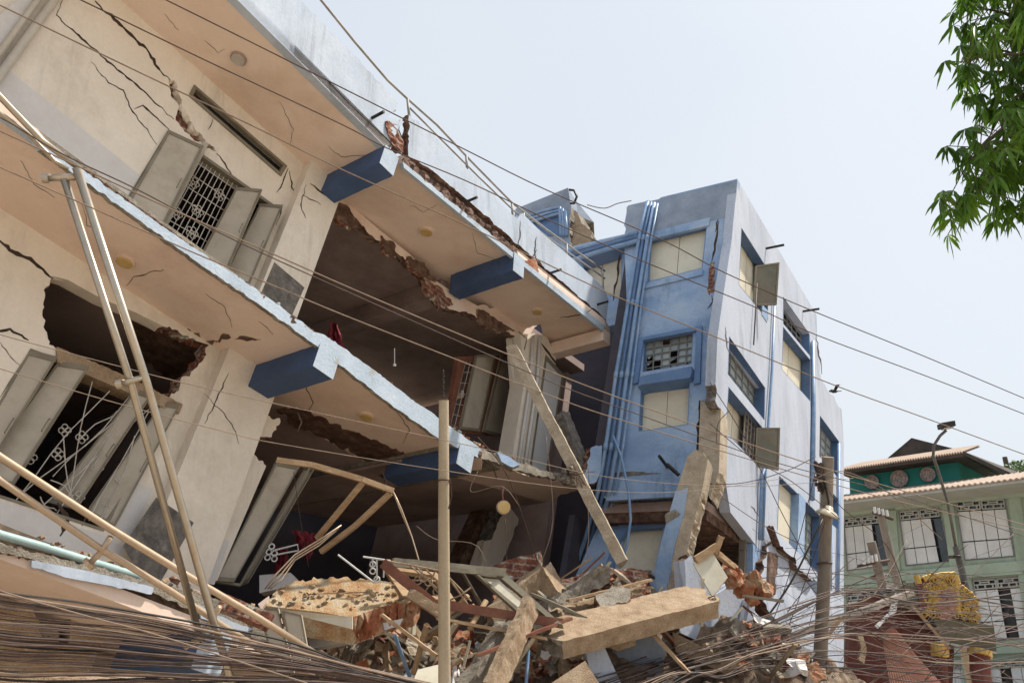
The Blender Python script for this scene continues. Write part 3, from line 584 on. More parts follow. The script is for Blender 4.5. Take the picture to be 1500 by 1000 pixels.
co = S('column', [(762, 488, 1), (800, 492, 1), (815, 520), (800, 690), (745, 700), (768, 560)], QP, .35, 'cream', LB, em='cement', r=2)
shutter(co, [(800, 520), (826, 548), (800, 700), (776, 690)], QP, m='dado', proud=.01)
for x in (0, 10): poly_tube('downpipe', [(781 + x, 492), (777 + x, 560), (768 + x, 620), (758 + x, 690)], QP.off(.06), .03, 'dado', co)
crack('crack', [(790, 500), (800, 512), (820, 540)], 2.5, QP, co)
mb = MB(); mb.box(LP(6.6, 1.5, -5.5), E1 * .2, E2 * 4.5, E3 * 6.3, 'inner'); mb.build('end_wall', LB)
S('blue_tile_band', [(728, 662, 1), (745, 668), (762, 680), (752, 684, 1), (735, 676, 1)], FP, .03, 'midblue', LB, r=1.5, proud=.03)
# crushed columns of the lower bay
LCP = Plane(LP(2.6, 2.2, -4), E2)
S('column', [(724, 712), (748, 715), (720, 840), (668, 835)], LCP, .3, 'brownbreak', LB, em='brownbreak')
S('column', [(742, 735, 1), (760, 760, 1), (745, 800, 1), (728, 840), (704, 838), (720, 790, 1)], LCP, .3, 'cream', LB, em='cement', r=2, proud=.35)

# bent reinforcing bars at the breaks
for pts in ([(586, 176), (584, 190), (590, 205)], [(706, 672), (722, 684), (728, 700)], [(760, 486), (772, 496), (768, 512)], [(640, 430), (646, 444), (640, 456)], [(296, 505), (285, 518), (292, 530)], [(848, 710), (860, 716), (866, 708)], [(436, 604), (442, 618), (436, 632)], [(560, 690), (566, 706), (560, 722)]):
    poly_tube('rebar', pts, FP.off(-.3) if pts[0][0] in (436, 560, 760, 640, 296) else FP.off(-.05), .009, 'wire', LB, 5)
# ================================================================== blue tower, racked out of plumb
T1 = V((.53042009, .8383383, -.12587068)); T2 = V((-.85878366, .51035096, .04508345)); T3 = V((.19930938, .21526962, .95599935))
K = P(1080, 262, 15)
TL = Plane(K, T2.cross(T3)); TR = Plane(K, T1.cross(T3))
TB = thing('stair_tower', 'blue and pale lilac tower block cracked at its corner, leaning over the rubble', 'building', (3.2, 14.5, 0))
def TP(a, b, c): return K + T1 * a + T2 * b + T3 * c
# rectangular pieces are quads TL,TR,BR,BL in photo pixels
LW1 = [(950, 350), (1036, 329), (1029, 393), (946, 414)]
LW2 = [(943, 497), (1016, 483), (1013, 533), (941, 545)]
LW3 = [(939, 562), (1011, 552), (1008, 622), (935, 632)]
S('wall', [(920, 301), (945, 295, 1), (966, 291, 1), (968, 289), (1080, 262), (1072, 350), (1058, 443), (1051, 493), (1048, 563), (1049, 590), (1024, 586, 1), (1021, 640), (1018, 690, 1), (1000, 726, 1), (940, 727), (892, 733, 1), (880, 727), (890, 640), (906, 520), (913, 470, 1), (918, 440), (914, 345), (917, 335), (914, 330)],
  TL, .18, 'midblue', TB, em='cement', holes=[LW1, LW2, LW3], r=1.5, ext=T1 * .16, proud=.008)
TL = TL.off(.008)
S('parapet_band', [(918, 303), (1080, 264), (1076, 310), (1074, 316), (948, 342), (945, 350), (916, 352)], TL, .02, 'concgrey', TB, proud=.006, em='midblue')
S('window_surround', [(942, 343), (1040, 318), (1038, 330), (950, 351), (946, 416), (1029, 394), (1029, 402), (938, 424)], TL, .06, 'midblue', TB, proud=.03)
S('window_surround', [(925, 497), (1028, 476), (1025, 560), (1016, 562), (1020, 484), (942, 498), (934, 560), (926, 562)], TL, .08, 'bandblue', TB, proud=.05)
S('canopy', [(938, 551), (1013, 536), (1013, 546), (1010, 553), (940, 563), (934, 566)], TL, .3, 'bandblue', TB, proud=.14)
S('sill_band', [(893, 692), (930, 690, 1), (985, 694, 1), (982, 698, 1), (894, 697)], TL, .03, 'cement', TB, r=1, proud=.01)
S('lower_band', [(892, 700), (1010, 690), (1004, 726), (985, 727), (888, 733)], TL, .04, 'midblue', TB, proud=.02)
def recess_win(parent, q, pl, depth, kind, seam=.5, missing=(), nx=6, ny=5, rim='bandblue'):
    """a window set back in its wall: reveal box plus panels, glass blocks or dark glazing"""
    fr = S('window', [bil(q, -.0, -.0), bil(q, 1.0, 0), bil(q, 1, 1), bil(q, 0, 1)], pl.off(-.005), depth, rim, parent, holes=[sub(q, .015, .015, .985, .985)])
    ip = pl.off(-depth)
    # same opening, projected along the wall normal
    q = [px(pl.hit(*c) - pl.n * depth) for c in q]
    g = lambda s0, t0, s1, t1: sub(q, s0, t0, s1, t1)
    if kind == 'panel':
        S('panel', g(-.05, -.05, seam - .006, 1.05), ip.off(-.02), .02, 'panel', fr); S('panel', g(seam + .006, -.05, 1.05, 1.05), ip.off(-.025), .02, 'panel', fr)
        S('backing', g(-.1, -.1, 1.1, 1.1), ip.off(-.06), .02, 'shutterframe', fr)
    elif kind == 'glass':
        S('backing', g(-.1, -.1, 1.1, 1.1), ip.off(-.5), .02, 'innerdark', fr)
        for i in range(nx):
            for j in range(ny):
                a, b, c, d = i / nx, j / ny, (i + 1) / nx, (j + 1) / ny
                if (i, j) in missing:
                    if RN.random() < .6: S('broken_pane', [bil(q, a, b), bil(q, c, b), bil(q, a + (c - a) * RN.random(), b + (d - b) * .6)], ip.off(-.02), .008, 'glass', fr)
                    continue
                S('pane', g(a, b, c, d), ip.off(-.02 - .004 * RN.random()), .008, 'glass', fr)
        grille(fr, g(0, 0, 1, 1), ip, nx, ny, name='glazing_bars', r=.012, m='greyframe', proud=.0)
    else:
        S('pane', g(-.1, -.1, 1.1, 1.1), ip.off(-.05), .02, 'darkglass', fr)
        grille(fr, g(0, 0, 1, 1), ip, 6, 4, name='glazing_bars', r=.012, m='greyframe', proud=.02)
    return fr
recess_win(TB, LW1, TL, .12, 'panel', .5)
recess_win(TB, LW2, TL, .1, 'glass', missing=((0, 2), (0, 3), (1, 3), (1, 4), (3, 2), (3, 3), (3, 4), (5, 4), (2, 0), (0, 4)))
recess_win(TB, LW3, TL, .12, 'panel', .5)
# corner crack of the left face
S('exposed_brick', [(1040, 385, 1), (1047, 383, 1), (1046, 405, 1), (1046, 428, 1), (1038, 430, 1), (1037, 408, 1)], TL, .02, 'brick', TB, r=1.5, proud=.006)
for pts, wd in (([(1053, 322), (1050, 345), (1046, 365), (1042, 385)], 3.2), ([(1042, 385), (1040, 410), (1039, 432)], 4), ([(1041, 432), (1044, 442), (1036, 452)], 1.5), ([(1052, 322), (1048, 340)], 3)): crack('crack', pts, wd, TL, TB)
S('exposed_concrete', [(1056, 446, 1), (1060, 448, 1), (1059, 470, 1), (1052, 492, 1), (1049, 480, 1)], TL, .02, 'concrete', TB, r=1, proud=.01)
crack('crack', [(920, 560), (935, 558), (960, 548), (975, 545)], 1.2, TL, TB)
S('exposed_corner_column', [(1026, 586, 1), (1050, 590), (1056, 598), (1053, 692, 1), (1040, 730, 1), (1022, 690)], TL, .35, 'paletan', TB, r=1.5, proud=.02, jit=.15)
# right face
RW = dict(
 a=[(1086, 333), (1125, 395), (1125, 470), (1082, 417)],
 b=[(1068, 492), (1121, 568), (1120, 616), (1066, 548)],
 c=[(1067, 566), (1117, 626), (1113, 686), (1063, 632)],
 d=[(1147, 434), (1186, 489), (1187, 522), (1147, 474)],
 e=[(1147, 478), (1187, 527), (1187, 588), (1145, 541)],
 f=[(1201, 608), (1229, 646), (1228, 700), (1200, 668)],
 g=[(1141, 696), (1204, 757), (1202, 842), (1138, 786)],
 h=[(1201, 700), (1229, 732), (1228, 776), (1200, 752)])
S('wall', [(1080, 262), (1196, 461), (1197, 495, 1), (1203, 556, 1), (1233, 600), (1236, 650), (1236, 1010), (1206, 985), (1206, 880), (1195, 850, 1), (1150, 800, 1), (1134, 788, 1), (1134, 826), (1118, 812), (1070, 750), (1062, 700, 1), (1056, 690), (1058, 602, 1), (1049, 590, 1), (1048, 563), (1051, 493), (1058, 443), (1072, 350)],
  TR, .2, 'lilac', TB, em='cement', holes=list(RW.values()), r=1.5, ext=T2 * .16)
recess_win(TB, RW['a'], TR, .18, 'panel', .55, rim='shaderim')
recess_win(TB, RW['b'], TR, .18, 'glass', nx=6, ny=4, missing=(), rim='shaderim')
recess_win(TB, RW['c'], TR, .18, 'panel', .46, rim='shaderim')
recess_win(TB, RW['d'], TR, .2, 'dark')
recess_win(TB, RW['e'], TR, .18, 'panel', .52, rim='shaderim')
recess_win(TB, RW['f'], TR, .18, 'glass', nx=4, ny=5, missing=((1, 1), (2, 3), (0, 1)), rim='shaderim')
recess_win(TB, RW['h'], TR, .2, 'panel', .5)
gw = recess_win(TB, RW['g'], TR, .18, 'glass', nx=8, ny=7, missing=tuple((i, j) for i in range(3) for j in range(7)), rim='shaderim')
S('panel', sub(RW['g'], .0, .0, .34, 1.0), TR.off(-.12), .03, 'panel', gw)
S('pilaster', sub(RW['g'], .47, -.03, .62, 1.0), TR, .2, 'midblue', gw, proud=.03)
# dark-coloured sheets stand in for gloom in openings a and c; open leaves
S('dark_opening_sheet', sub(RW['c'], .48, .12, .97, .98), TR.off(-.12), .01, 'innerdark', TB); grille(TB, sub(RW['c'], .5, .12, .97, .98), TR, 5, 6, r=.01, m='shutterframe', proud=-.07)
S('dark_opening_sheet', sub(RW['a'], .6, .1, .97, .7), TR.off(-.12), .01, 'innerdark', TB)
def leaf(q, hp, lab):
    p = TR.hit(*hp); pl = Plane(p, (T2 * 1.0 - T1 * .15).cross(T3)); pl = Plane(p, V((.15, -1, 0)) + T3 * .0)
    o = shutter(TB, q, pl, m='greyshutter', th=.05); o['label'] = lab
    return o
leaf([(1107, 389), (1142, 384), (1138, 446), (1104, 446)], (1107, 420), 'upper grey steel shutter standing open')
leaf([(1108, 626), (1143, 626), (1141, 688), (1106, 682)], (1107, 650), 'lower rusty grey steel shutter standing open')
# blue pilasters and pipes of the right face
for i, (pts, r) in enumerate((([(1135, 440), (1131, 540), (1121, 690), (1117, 790)], .025), ([(1191, 500), (1192, 600), (1190, 732)], .045), ([(1120, 682), (1116, 700), (1113, 790)], .03), ([(1229, 650), (1229, 780), (1227, 870)], .035), ([(1218, 770), (1216, 872)], .03), ([(1109, 415), (1104, 505)], .012))):
    poly_tube('downpipe', pts, TR.off(.05), r, 'pvc' if i < 5 else 'wire', TB)
S('blue_reveal_strip', [(1117, 446), (1125, 455), (1124, 472), (1116, 460)], TR, .02, 'midblue', TB, proud=.01)  # blue strip standing for the side reveal of window a
for u, v in ((1122, 364), (1176, 456), (978, 684)):
    mb = MB(); pl = TR if u > 1000 else TL; p = pl.hit(u, v); mb.tube([p, p + pl.n * .35], .025, 'wireblack', 8); mb.build('drain_spout', TB)
for pts, wd in (([(1062, 480), (1064, 500), (1068, 515)], 1.5), ([(1196, 490), (1200, 520), (1204, 548)], 2), ([(1075, 520), (1080, 540)], 1), ([(1100, 740), (1112, 755)], 1)): crack('crack', pts, wd, TR, TB)
# tower body: roof, far sides, floors
def Tbox(name, a, b, c, m):
    mb = MB(); mb.box(TP(a[0], b[0], c[0]), T1 * (a[1] - a[0]), T2 * (b[1] - b[0]), T3 * (c[1] - c[0]), m); return mb.build(name, TB)
Tbox('roof_slab', (.2, 5.3), (.2, 2.05), (-.75, -.6), 'concrete')
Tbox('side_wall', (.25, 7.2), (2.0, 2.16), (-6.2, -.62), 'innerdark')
Tbox('rear_parapet', (.2, 5.4), (2.02, 2.14), (-.6, -.02), 'concgrey')
for c in (-3.3, -6.45): Tbox('floor_slab', (.22, 7.4), (.22, 1.95), (c, c + .15), 'inner')
# the block of the tower that stands further back on the left
TLb = Plane(TP(0, 0, 0) - TL.n * .9, TL.n)
BW = [(852, 376), (912, 362), (910, 440), (860, 420)]
S('rear_wall', [(780, 345), (832, 362), (935, 338), (925, 470), (880, 480), (800, 430)], TLb, .2, 'midblue', TB, holes=[BW])
recess_win(TB, BW, TLb, .1, 'panel', .45)
crack('crack', [(908, 366), (905, 400), (898, 440)], 3, TLb, TB)
S('cornice', [(836, 364), (940, 338), (940, 350), (848, 380)], TLb, .35, 'bandblue', TB, proud=.25)
for k in range(3):
    poly_tube('conduit', [(822, 373 + k * 7), (842, 366 + k * 7), (880, 356 + k * 6), (934, 341 + k * 6)], TL.off(.1), .05, ('pvc', 'pvcdark', 'pvc')[k], TB)
# down pipes on the left face, curling out at the foot
for k, (dx, r) in enumerate(((0, .035), (8, .03), (16, .035), (24, .02))):
    pts = [(949 + dx * .6, 296 + dx * .1), (937 + dx * .75, 345), (921 + dx * .8, 440), (903 + dx, 545), (888 + dx * 1.05, 650), (876 + dx * 1.05, 720)]
    pl = TL.off(.08); mb = MB(); q = [pl.hit(*p) for p in pts]
    q += [P(860 + dx, 780, 13.0), P(838 + dx * 1.1, 848, 12.9), P(822 + dx * 1.2, 880, 13.0)]
    mb.tube(q, r, 'pvc' if k != 1 else 'pvcdark', 10)
    for t in (1, 2, 3, 4): mb.tube([q[t], q[t] + (q[t + 1] - q[t]).normalized() * .12], r * 1.25, 'pvc', 10)
    mb.build('downpipe', TB, smooth=True)
mb = MB(); mb.tube([TL.off(.2).hit(*p) for p in ((898, 638), (910, 668), (921, 720), (924, 760), (918, 800), (908, 830))], .02, 'pvc', 8); mb.build('hose', TB, smooth=True)
mb = MB(); mb.tube([TL.off(.3).hit(*p) for p in ((977, 680), (994, 695))], .03, 'wireblack', 8); mb.build('drain_spout', TB)
# roof-top block behind
RBt = thing('rooftop_water_block', 'weathered blue-grey concrete block with broken right edge on the roof behind the railing', 'building', TP(1.5, 4.6, -2))
RBp = Plane(TP(0, 0, 0) - TL.n * 1.6, TL.n)
S('wall', [(755, 306), (832, 275), (836, 300, 1), (834, 345, 1), (836, 372), (750, 340)], RBp, 1.4, 'concgrey', RBt, em='concrete', r=1.5)
S('window', [(772, 322), (820, 305), (822, 345), (790, 345)], RBp, .05, 'pvcdark', RBt, proud=.02)
S('broken_edge', [(830, 305, 1), (842, 308, 1), (850, 322, 1), (870, 350, 1), (860, 356), (832, 366)], RBp, .5, 'dustconc', RBt, em='concrete', r=3, proud=-.15)
for k in range(3): poly_tube('conduit', [(768, 318 + k * 5), (800, 308 + k * 5), (820 + k * 4, 304 + k * 3), (822 + k * 4, 345)], RBp.off(.1), .04, 'pvc', RBt)
mb = MB(); mb.tube([RBp.off(.1).hit(*p) for p in ((834, 278), (841, 279), (845, 288), (841, 298), (836, 298))], .03, 'wireblack', 8); mb.build('cable_loop', RBt, smooth=True)
# lower storey of the tower, crushed and tipped backwards
Tbox('crushed_ceiling', (.25, 3.6), (.2, 1.95), (-6.6, -6.45), 'brownbreak')
LLP = Plane(TL.hit(930, 760) - V((0, 1, 0)) * -.55, V((-.45, -.85, .30)))
S('lower_wall', [(893, 733), (1000, 728), (985, 850), (930, 860), (840, 850)], LLP, .2, 'midblue', TB, em='cement', holes=[[(915, 768), (972, 768), (958, 838), (905, 838)]])
S('window_panel', [(918, 775), (974, 775), (962, 845), (900, 845)], LLP.off(-.1), .03, 'panel', TB, proud=0)
S('window_surround', [(910, 756), (980, 753), (978, 770), (918, 775), (903, 800), (898, 835), (880, 850)], LLP, .1, 'bandblue', TB, proud=.06)
# ground-floor wall panels of the right face, knocked loose
GP = Plane(TR.hit(1150, 880) + TR.n * .15, TR.n + V((0, 0, .08)))
S('loose_wall_panel', [(1124, 800, 1), (1136, 792, 1), (1150, 805, 1), (1160, 822, 1), (1178, 846), (1200, 880), (1216, 905), (1214, 960), (1204, 985), (1170, 942), (1130, 900, 1), (1118, 880, 1), (1113, 850, 1)], GP, .2, 'lilac', TB, em='brownbreak', r=3)
S('loose_wall_panel', [(1133, 770, 1), (1150, 790), (1175, 815, 1), (1196, 842), (1190, 850, 1), (1172, 835, 1), (1160, 815, 1), (1148, 805, 1)], GP, .12, 'lilac', TB, em='brownbreak', r=3, proud=.12)
S('lower_pier', [(1128, 808, 1), (1140, 815, 1), (1136, 870, 1), (1126, 865)], GP, .2, 'brownbreak', TB, proud=.04, r=2)
S('lower_pier', [(1200, 850), (1236, 880), (1235, 1010), (1214, 1000)], GP, .3, 'lilac', TB, proud=.02)
Tbox('dark_room_backing', (.4, 8), (2.4, 2.5), (-11.5, -6.4), 'innerdark')  # dark sheet behind the crushed storey, gloom put into its colour
S('gap_shade_sheet', [(770, 470), (915, 440), (900, 760), (1000, 740), (1090, 800), (1090, 1010), (600, 1010)], Plane(P(850, 650, 17), V((0, -1, .1))), .2, 'innerdark', TB)  # dark sheet added behind the gap, its shade painted as colour
S('reveal', [(1092, 782), (1104, 790), (1103, 880), (1090, 876)], TR.off(-.1), .1, 'polegrey', TB)
S('pilaster', [(1103, 796), (1118, 808), (1118, 875), (1103, 870)], TR, .12, 'midblue', TB, proud=.0)
# leaning concrete pillar torn out of the corner
PIL = Plane(P(1000, 760, 10.9), V((-.35, -.9, .1)))
pil = S('broken_pillar', [(1007, 668, 1), (1018, 658, 1), (1030, 662, 1), (1037, 672), (1028, 720, 1), (1008, 800, 1), (992, 868), (953, 872), (975, 770), (992, 715)], PIL, .42, 'paletan', None, em='paletan', r=1.0, jit=.12)
tag(pil, 'tall leaning concrete pillar with blue plaster on its left side, standing in front of the tower corner', 'pillar')
S('blue_plaster', [(990, 718, 1), (1008, 714), (1003, 745, 1), (995, 775, 1), (988, 800, 1), (983, 835, 1), (974, 872), (950, 873), (965, 808), (976, 765)], PIL, .02, 'midblue', pil, r=1.5, proud=.012)
S('torn_plaster', [(975, 752, 1), (990, 746, 1), (996, 752, 1), (985, 760, 1), (975, 765, 1)], PIL, .03, 'concrete', pil, r=1.5, proud=.03)
# ================================================================== green house across the way
G1 = V((-.7339, .6792, 0)); GZ = V((0, 0, 1))
G0 = P(1370, 800, 30); GF = Plane(G0, G1.cross(GZ))
GN = GF.n
GB = thing('green_house', 'sage green multi-storey house with white shutters and grey tile-edged roofs beyond the rubble', 'building', (G0.x, G0.y, 0))
def Gq(pts): return pts
gw = []
def gwin(q, dark=(), lab=None):
    gw.append(q); return q
def lines(x0, x1, yt, yb, sx):  # quad leaning with the perspective
    return None
GW = [  # TL TR BR BL , dark leaf (s0,s1)
 ([(1398, 733), (1473, 729), (1487, 815), (1412, 821)], None),
 ([(1315, 748), (1376, 742), (1394, 822), (1326, 829)], (.68, .98)),
 ([(1234, 758), (1289, 752), (1302, 828), (1240, 836)], (.62, .9)),
 ([(1422, 848), (1495, 843), (1512, 934), (1440, 940)], (.48, .72)),
 ([(1331, 856), (1398, 850), (1412, 936), (1344, 940)], (.0, .2)),
 ([(1238, 866), (1305, 860), (1315, 940), (1246, 946)], None),
 ([(1386, 972), (1424, 970), (1432, 1020), (1394, 1022)], None),
 ([(1447, 970), (1510, 966), (1520, 1020), (1455, 1022)], (.3, .42))]
S('wall', [(1130, 748), (1560, 702), (1620, 1030), (1150, 1040)], GF, .3, 'green', GB, holes=[q for q, _ in GW])
for q, dk in GW:
    fr = S('window', q, GF, .2, 'greyframe', GB, holes=[sub(q, .02, .015, .98, .99)], proud=.02)
    # fretwork transom above, leaves below
    tp = sub(q, .02, .02, .98, .17); S('transom_back', tp, GF.off(-.15), .02, 'darkglass', fr)
    mb = MB(); pp = GF.off(-.05)
    for h in (0, .5):
        t2 = sub(tp, h + .02, .05, h + .48, .95)
        for (a, b, c, d) in ((0, 0, 1, 0), (0, 1, 1, 1), (0, 0, 0, 1), (1, 0, 1, 1), (0, .5, 1, .5), (.3, 0, .3, .5), (.7, 0, .7, .5), (.5, .5, .5, 1), (.15, .5, .15, 1), (.85, .5, .85, 1), (.3, .25, .7, .25)):
            mb.tube([pp.hit(*bil(t2, a, b)), pp.hit(*bil(t2, c, d))], .03, 'eave', 4)
    mb.build('fretwork', fr)
    nleaf = 4
    for i in range(nleaf):
        a, b = .02 + .96 * i / nleaf, .02 + .96 * (i + 1) / nleaf
        if dk and a + .12 >= dk[0] - .12 and b - .12 <= dk[1] + .12 and abs((a + b) / 2 - (dk[0] + dk[1]) / 2) < .13:
            S('dark_opening_sheet', sub(q, a, .19, b, .99), GF.off(-.25), .02, 'darkglass', fr); continue
        S('leaf', sub(q, a + .008, .19, b - .008, .68), GF.off(-.06), .04, 'white', fr); S('leaf', sub(q, a + .008, .7, b - .008, .98), GF.off(-.06), .04, 'white', fr)
    S('head_moulding', [bil(q, -.06, -.1), bil(q, 1.06, -.1), bil(q, 1.06, -.03), bil(q, -.06, -.03)], GF, .1, 'greenlight', GB, proud=.12)
for q in ([(1231, 844), (1560, 815), (1563, 830), (1233, 857)], [(1231, 956), (1560, 938), (1562, 952), (1232, 968)], [(1231, 741), (1560, 712), (1561, 722), (1232, 750)]):
    S('string_course', q, GF, .12, 'greenlight', GB, proud=.14)
for q in ([(1297, 748), (1312, 747), (1332, 1020), (1314, 1020)], [(1380, 738), (1396, 737), (1432, 1020), (1414, 1020)], [(1476, 722), (1494, 720), (1530, 1000), (1512, 1000)]):
    S('pilaster', q, GF, .1, 'green', GB, proud=.08)
# eaves and roofs
def gpt(u, v, off=0): return GF.off(off).hit(u, v)
mb = MB(); a = gpt(1237, 739, 1.45) - GN * 1.45; a = a + G1 * 4; b = a - G1 * 20; mb.add([a + GZ * -.1, b + GZ * -.1, b + GN * 1.4 + GZ * .05, a + GN * 1.4 + GZ * .05, a + GZ * .0, b + GZ * .0, b + GN * 1.4 + GZ * .15, a + GN * 1.4 + GZ * .15], [(0, 1, 2, 3), (4, 7, 6, 5), (2, 6, 7, 3), (0, 3, 7, 4), (1, 5, 6, 2)], 'eave'); mb.build('eave', GB)
def tiled(a, b, up, n, m, name):
    mb = MB(); d = (b - a) / n; u = up.normalized(); nn = (b - a).cross(up).normalized()
    if nn.z < 0: nn = -nn
    vs = []; fs = []
    for i in range(n * 4 + 1):
        h = .03 * math.sin(i / 4 * 2 * math.pi); vs += [a + d * i / 4 + nn * h, a + d * i / 4 + up + nn * h]
    for i in range(n * 4): fs.append((2 * i, 2 * i + 2, 2 * i + 3, 2 * i + 1))
    mb.add(vs, fs, m); k = [v - nn * .06 for v in vs]; mb.add(k, [f[::-1] for f in fs], m); mb.add(vs + k, [(2 * i, 2 * i + 2, len(vs) + 2 * i + 2, len(vs) + 2 * i) for i in range(n * 4)], m)
    return mb.build(name, GB)
tiled(a + GN * 1.45 + GZ * .2, b + GN * 1.45 + GZ * .2, -GN * 3.2 + GZ * .75, 110, 'roof', 'roof')
TF = GF.off(-1.9)
pv = S('upper_wall', [(1244, 696), (1402, 672), (1410, 718), (1246, 745)], TF, 4.5, 'teal', GB)
for u, v, r in ((1278, 706, .27), (1318, 701, .33), (1360, 695, .27)):
    mb = MB(); c = TF.off(.02).hit(u, v); mb.disc(c, GN, r, .08, 'medal', 24)
    for k in range(8): mb.disc(c + (G1 * math.cos(k * .785) + GZ * math.sin(k * .785)) * r * .6 + GN * .07, GN, r * .2, .04, 'medal', 8)
    mb.ring(c + GN * .08, GN, r * .95, .04, 'medal', 24, 6); mb.build('medallion', GB)
mb = MB(); a2 = TF.off(.9).hit(1229, 694) - GN * .9; b2 = a2 - G1 * ((a2 - TF.off(.9).hit(1412, 668)).dot(-G1) * -1)
mb.add([a2 + GN * .9, b2 + GN * .9, b2 - GN * 5.2, a2 - GN * 5.2, a2 + GN * .9 + GZ * .12, b2 + GN * .9 + GZ * .12, b2 - GN * 5.2 + GZ * .12, a2 - GN * 5.2 + GZ * .12], [(0, 1, 2, 3), (4, 7, 6, 5), (0, 4, 5, 1), (1, 5, 6, 2), (2, 6, 7, 3), (3, 7, 4, 0)], 'roofdark'); mb.build('eave', GB)
tiled(a2 + GN * .95 + GZ * .18, b2 + GN * .95 + GZ * .18, -GN * 2.8 + GZ * .75, 50, 'roof', 'roof')
mid = (a2 + b2) / 2 - GN * 2.2 + GZ * .9; h = (b2 - a2) * .33
mb = MB(); mb.add([mid - h, mid + h, mid + h - GN * 2, mid - h - GN * 2, mid - h * .15 + GZ * .85, mid - h * .15 - GN * 2 + GZ * .85], [(0, 1, 4), (1, 2, 5, 4), (2, 3, 5), (3, 0, 4, 5)], 'roofdark'); mb.build('ridge_gable', GB)
# gabled dark wing roof to the right of the teal storey
mb = MB(); c0 = b2 + GN * .9; mb.add([c0 + GZ * .05, c0 - GN * 5.5 + GZ * .05, c0 - GN * 5.5 - G1 * 1.5 - GZ * .6, c0 - G1 * 1.3 - GZ * .9 - GN * 1.2, c0 + GZ * .2, c0 - GN * 5.5 + GZ * .2, c0 - GN * 5.5 - G1 * 1.5 - GZ * .4, c0 - G1 * 1.3 - GZ * .7 - GN * 1.2], [(0, 1, 2, 3), (4, 7, 6, 5), (0, 3, 7, 4), (3, 2, 6, 7)], 'roofdark'); mb.build('side_roof', GB)
mb = MB(); mb.box(gpt(1140, 1000) - GN * .4, -(a - b) * 1.0, -GN * 8, GZ * 6, 'green'); mb.build('body', GB)
# ================================================================== fallen ladders of railing
def strut(name, pts, r, m, parent, seg=10):
    mb = MB(); mb.tube([P(*p) for p in pts], r, m, seg); return mb.build(name, parent, smooth=True)
r1 = thing('fallen_railing', 'upright torn-off pair of metal handrail tubes leaning across the cracked lower window', 'railing', P(330, 1000, 5.6))
strut('rail', [(112, 246, 5.0), (215, 560, 5.2), (310, 900, 5.4), (352, 1040, 5.5)], .026, 'steel', r1)
strut('rail', [(94, 262, 5.0), (190, 555, 5.2), (294, 937, 5.4)], .024, 'steel', r1)
strut('crossbar', [(68, 261, 4.98), (117, 259, 5.02)], .022, 'steel', r1); strut('crossbar', [(176, 562, 5.14), (216, 551, 5.2)], .02, 'steel', r1)
strut('crossbar', [(275, 945, 5.35), (322, 918, 5.42)], .02, 'steel', r1)
for u, v, z, a, b, r in ((68, 261, 4.98, 117, 259, .03), (176, 562, 5.14, 216, 551, .03), (275, 945, 5.35, 322, 918, .02)):
    mb = MB(); p = P(u, v, z); d = (P(a, b, z) - p).normalized(); mb.tube([p - d * .02, p + d * .02], r, 'steel', 12); mb.build('end_flange', r1)
r2 = thing('fallen_railing', 'bent twin tubes of handrail hanging from the upper left corner over the balcony edge', 'railing', P(60, 200, 5.0))
strut('rail', [(-60, 80, 4.6), (0, 142, 4.8), (60, 205, 5.0), (118, 248, 5.2)], .02, 'steel', r2); strut('rail', [(-60, 105, 4.6), (0, 166, 4.8), (40, 195, 5.0), (80, 236, 5.15), (100, 248, 5.2)], .014, 'steel', r2)
r3 = thing('fallen_railing', 'long dusty twin handrail lying diagonally over the lowest balcony and the cable bundle', 'railing', P(200, 850, 5.8))
strut('rail', [(-60, 628, 5.2), (0, 669, 5.4), (160, 773, 5.9), (270, 840, 6.3), (380, 905, 6.7), (470, 962, 7.0)], .026, 'ptube', r3)
strut('rail', [(-60, 662, 5.2), (0, 703, 5.4), (150, 805, 5.9), (250, 865, 6.3), (330, 918, 6.6), (420, 975, 7.0)], .024, 'ptube', r3)
for p in ([(162, 786, 5.9), (148, 808, 5.9), (132, 824, 5.85)], [(322, 888, 6.4), (300, 924, 6.45)]): strut('post', p, .022, 'ptube', r3)
mb = MB(); p = P(133, 823, 5.85); mb.tube([p, p + V((-.02, .0, -.02))], .05, 'ptube', 14); mb.build('end_flange', r3)
# ================================================================== poles
def pole(name, label, pts, r0, r1_, m, cat='pole', seg=18):
    o = thing(name, label, cat, P(*pts[0])); mb = MB()
    q = [P(*p) for p in pts]; g = q[0].copy(); d = (q[0] - q[1]).normalized()
    q = [q[0] + d * (q[0].z / -d.z if d.z < 0 else 0)] + q
    mb.tube(q, r0, m, seg, r1=r1_); mb.build('shaft', o, smooth=False); return o
pl1 = pole('utility_pole', 'slender pale concrete pole rising in front of the collapsed building at the centre', [(651, 1000, 7.4), (650, 760, 7.5), (650, 586, 7.6)], .062, .046, 'pole')
mb = MB()
for k in range(9): mb.ring(P(649 + (k % 2), 544 + k * 4.6, 7.6), V((1, .6 * (-1) ** k, 0)), .012, .004, 'wireblack', 8, 4)
mb.build('chain', pl1); mb = MB(); mb.ring(P(650, 704, 7.52), V((0, 0, 1)), .056, .008, 'wire', 16, 5); mb.tube([P(659, 700, 7.45), P(662, 725, 7.45), P(657, 745, 7.45)], .006, 'wire', 5); mb.build('strap', pl1)
pl2 = pole('utility_pole', 'weathered grey concrete pole with a round enamel lamp dish in front of the lilac wall', [(1200, 1000, 12.2), (1207, 850, 12.25), (1213, 669, 12.3)], .115, .085, 'polegrey')
mb = MB(); c = P(1212, 752, 12.1); vs = []; fs = []; prof = [(0.02, .12), (.05, .115), (.07, .06), (.12, .04), (.165, -.01), (.172, -.035), (.16, -.03), (.10, .01), (0.0, .03)]; ax = (V((.35, -.25, 1))).normalized(); aa = ax.orthogonal().normalized(); ab = ax.cross(aa)
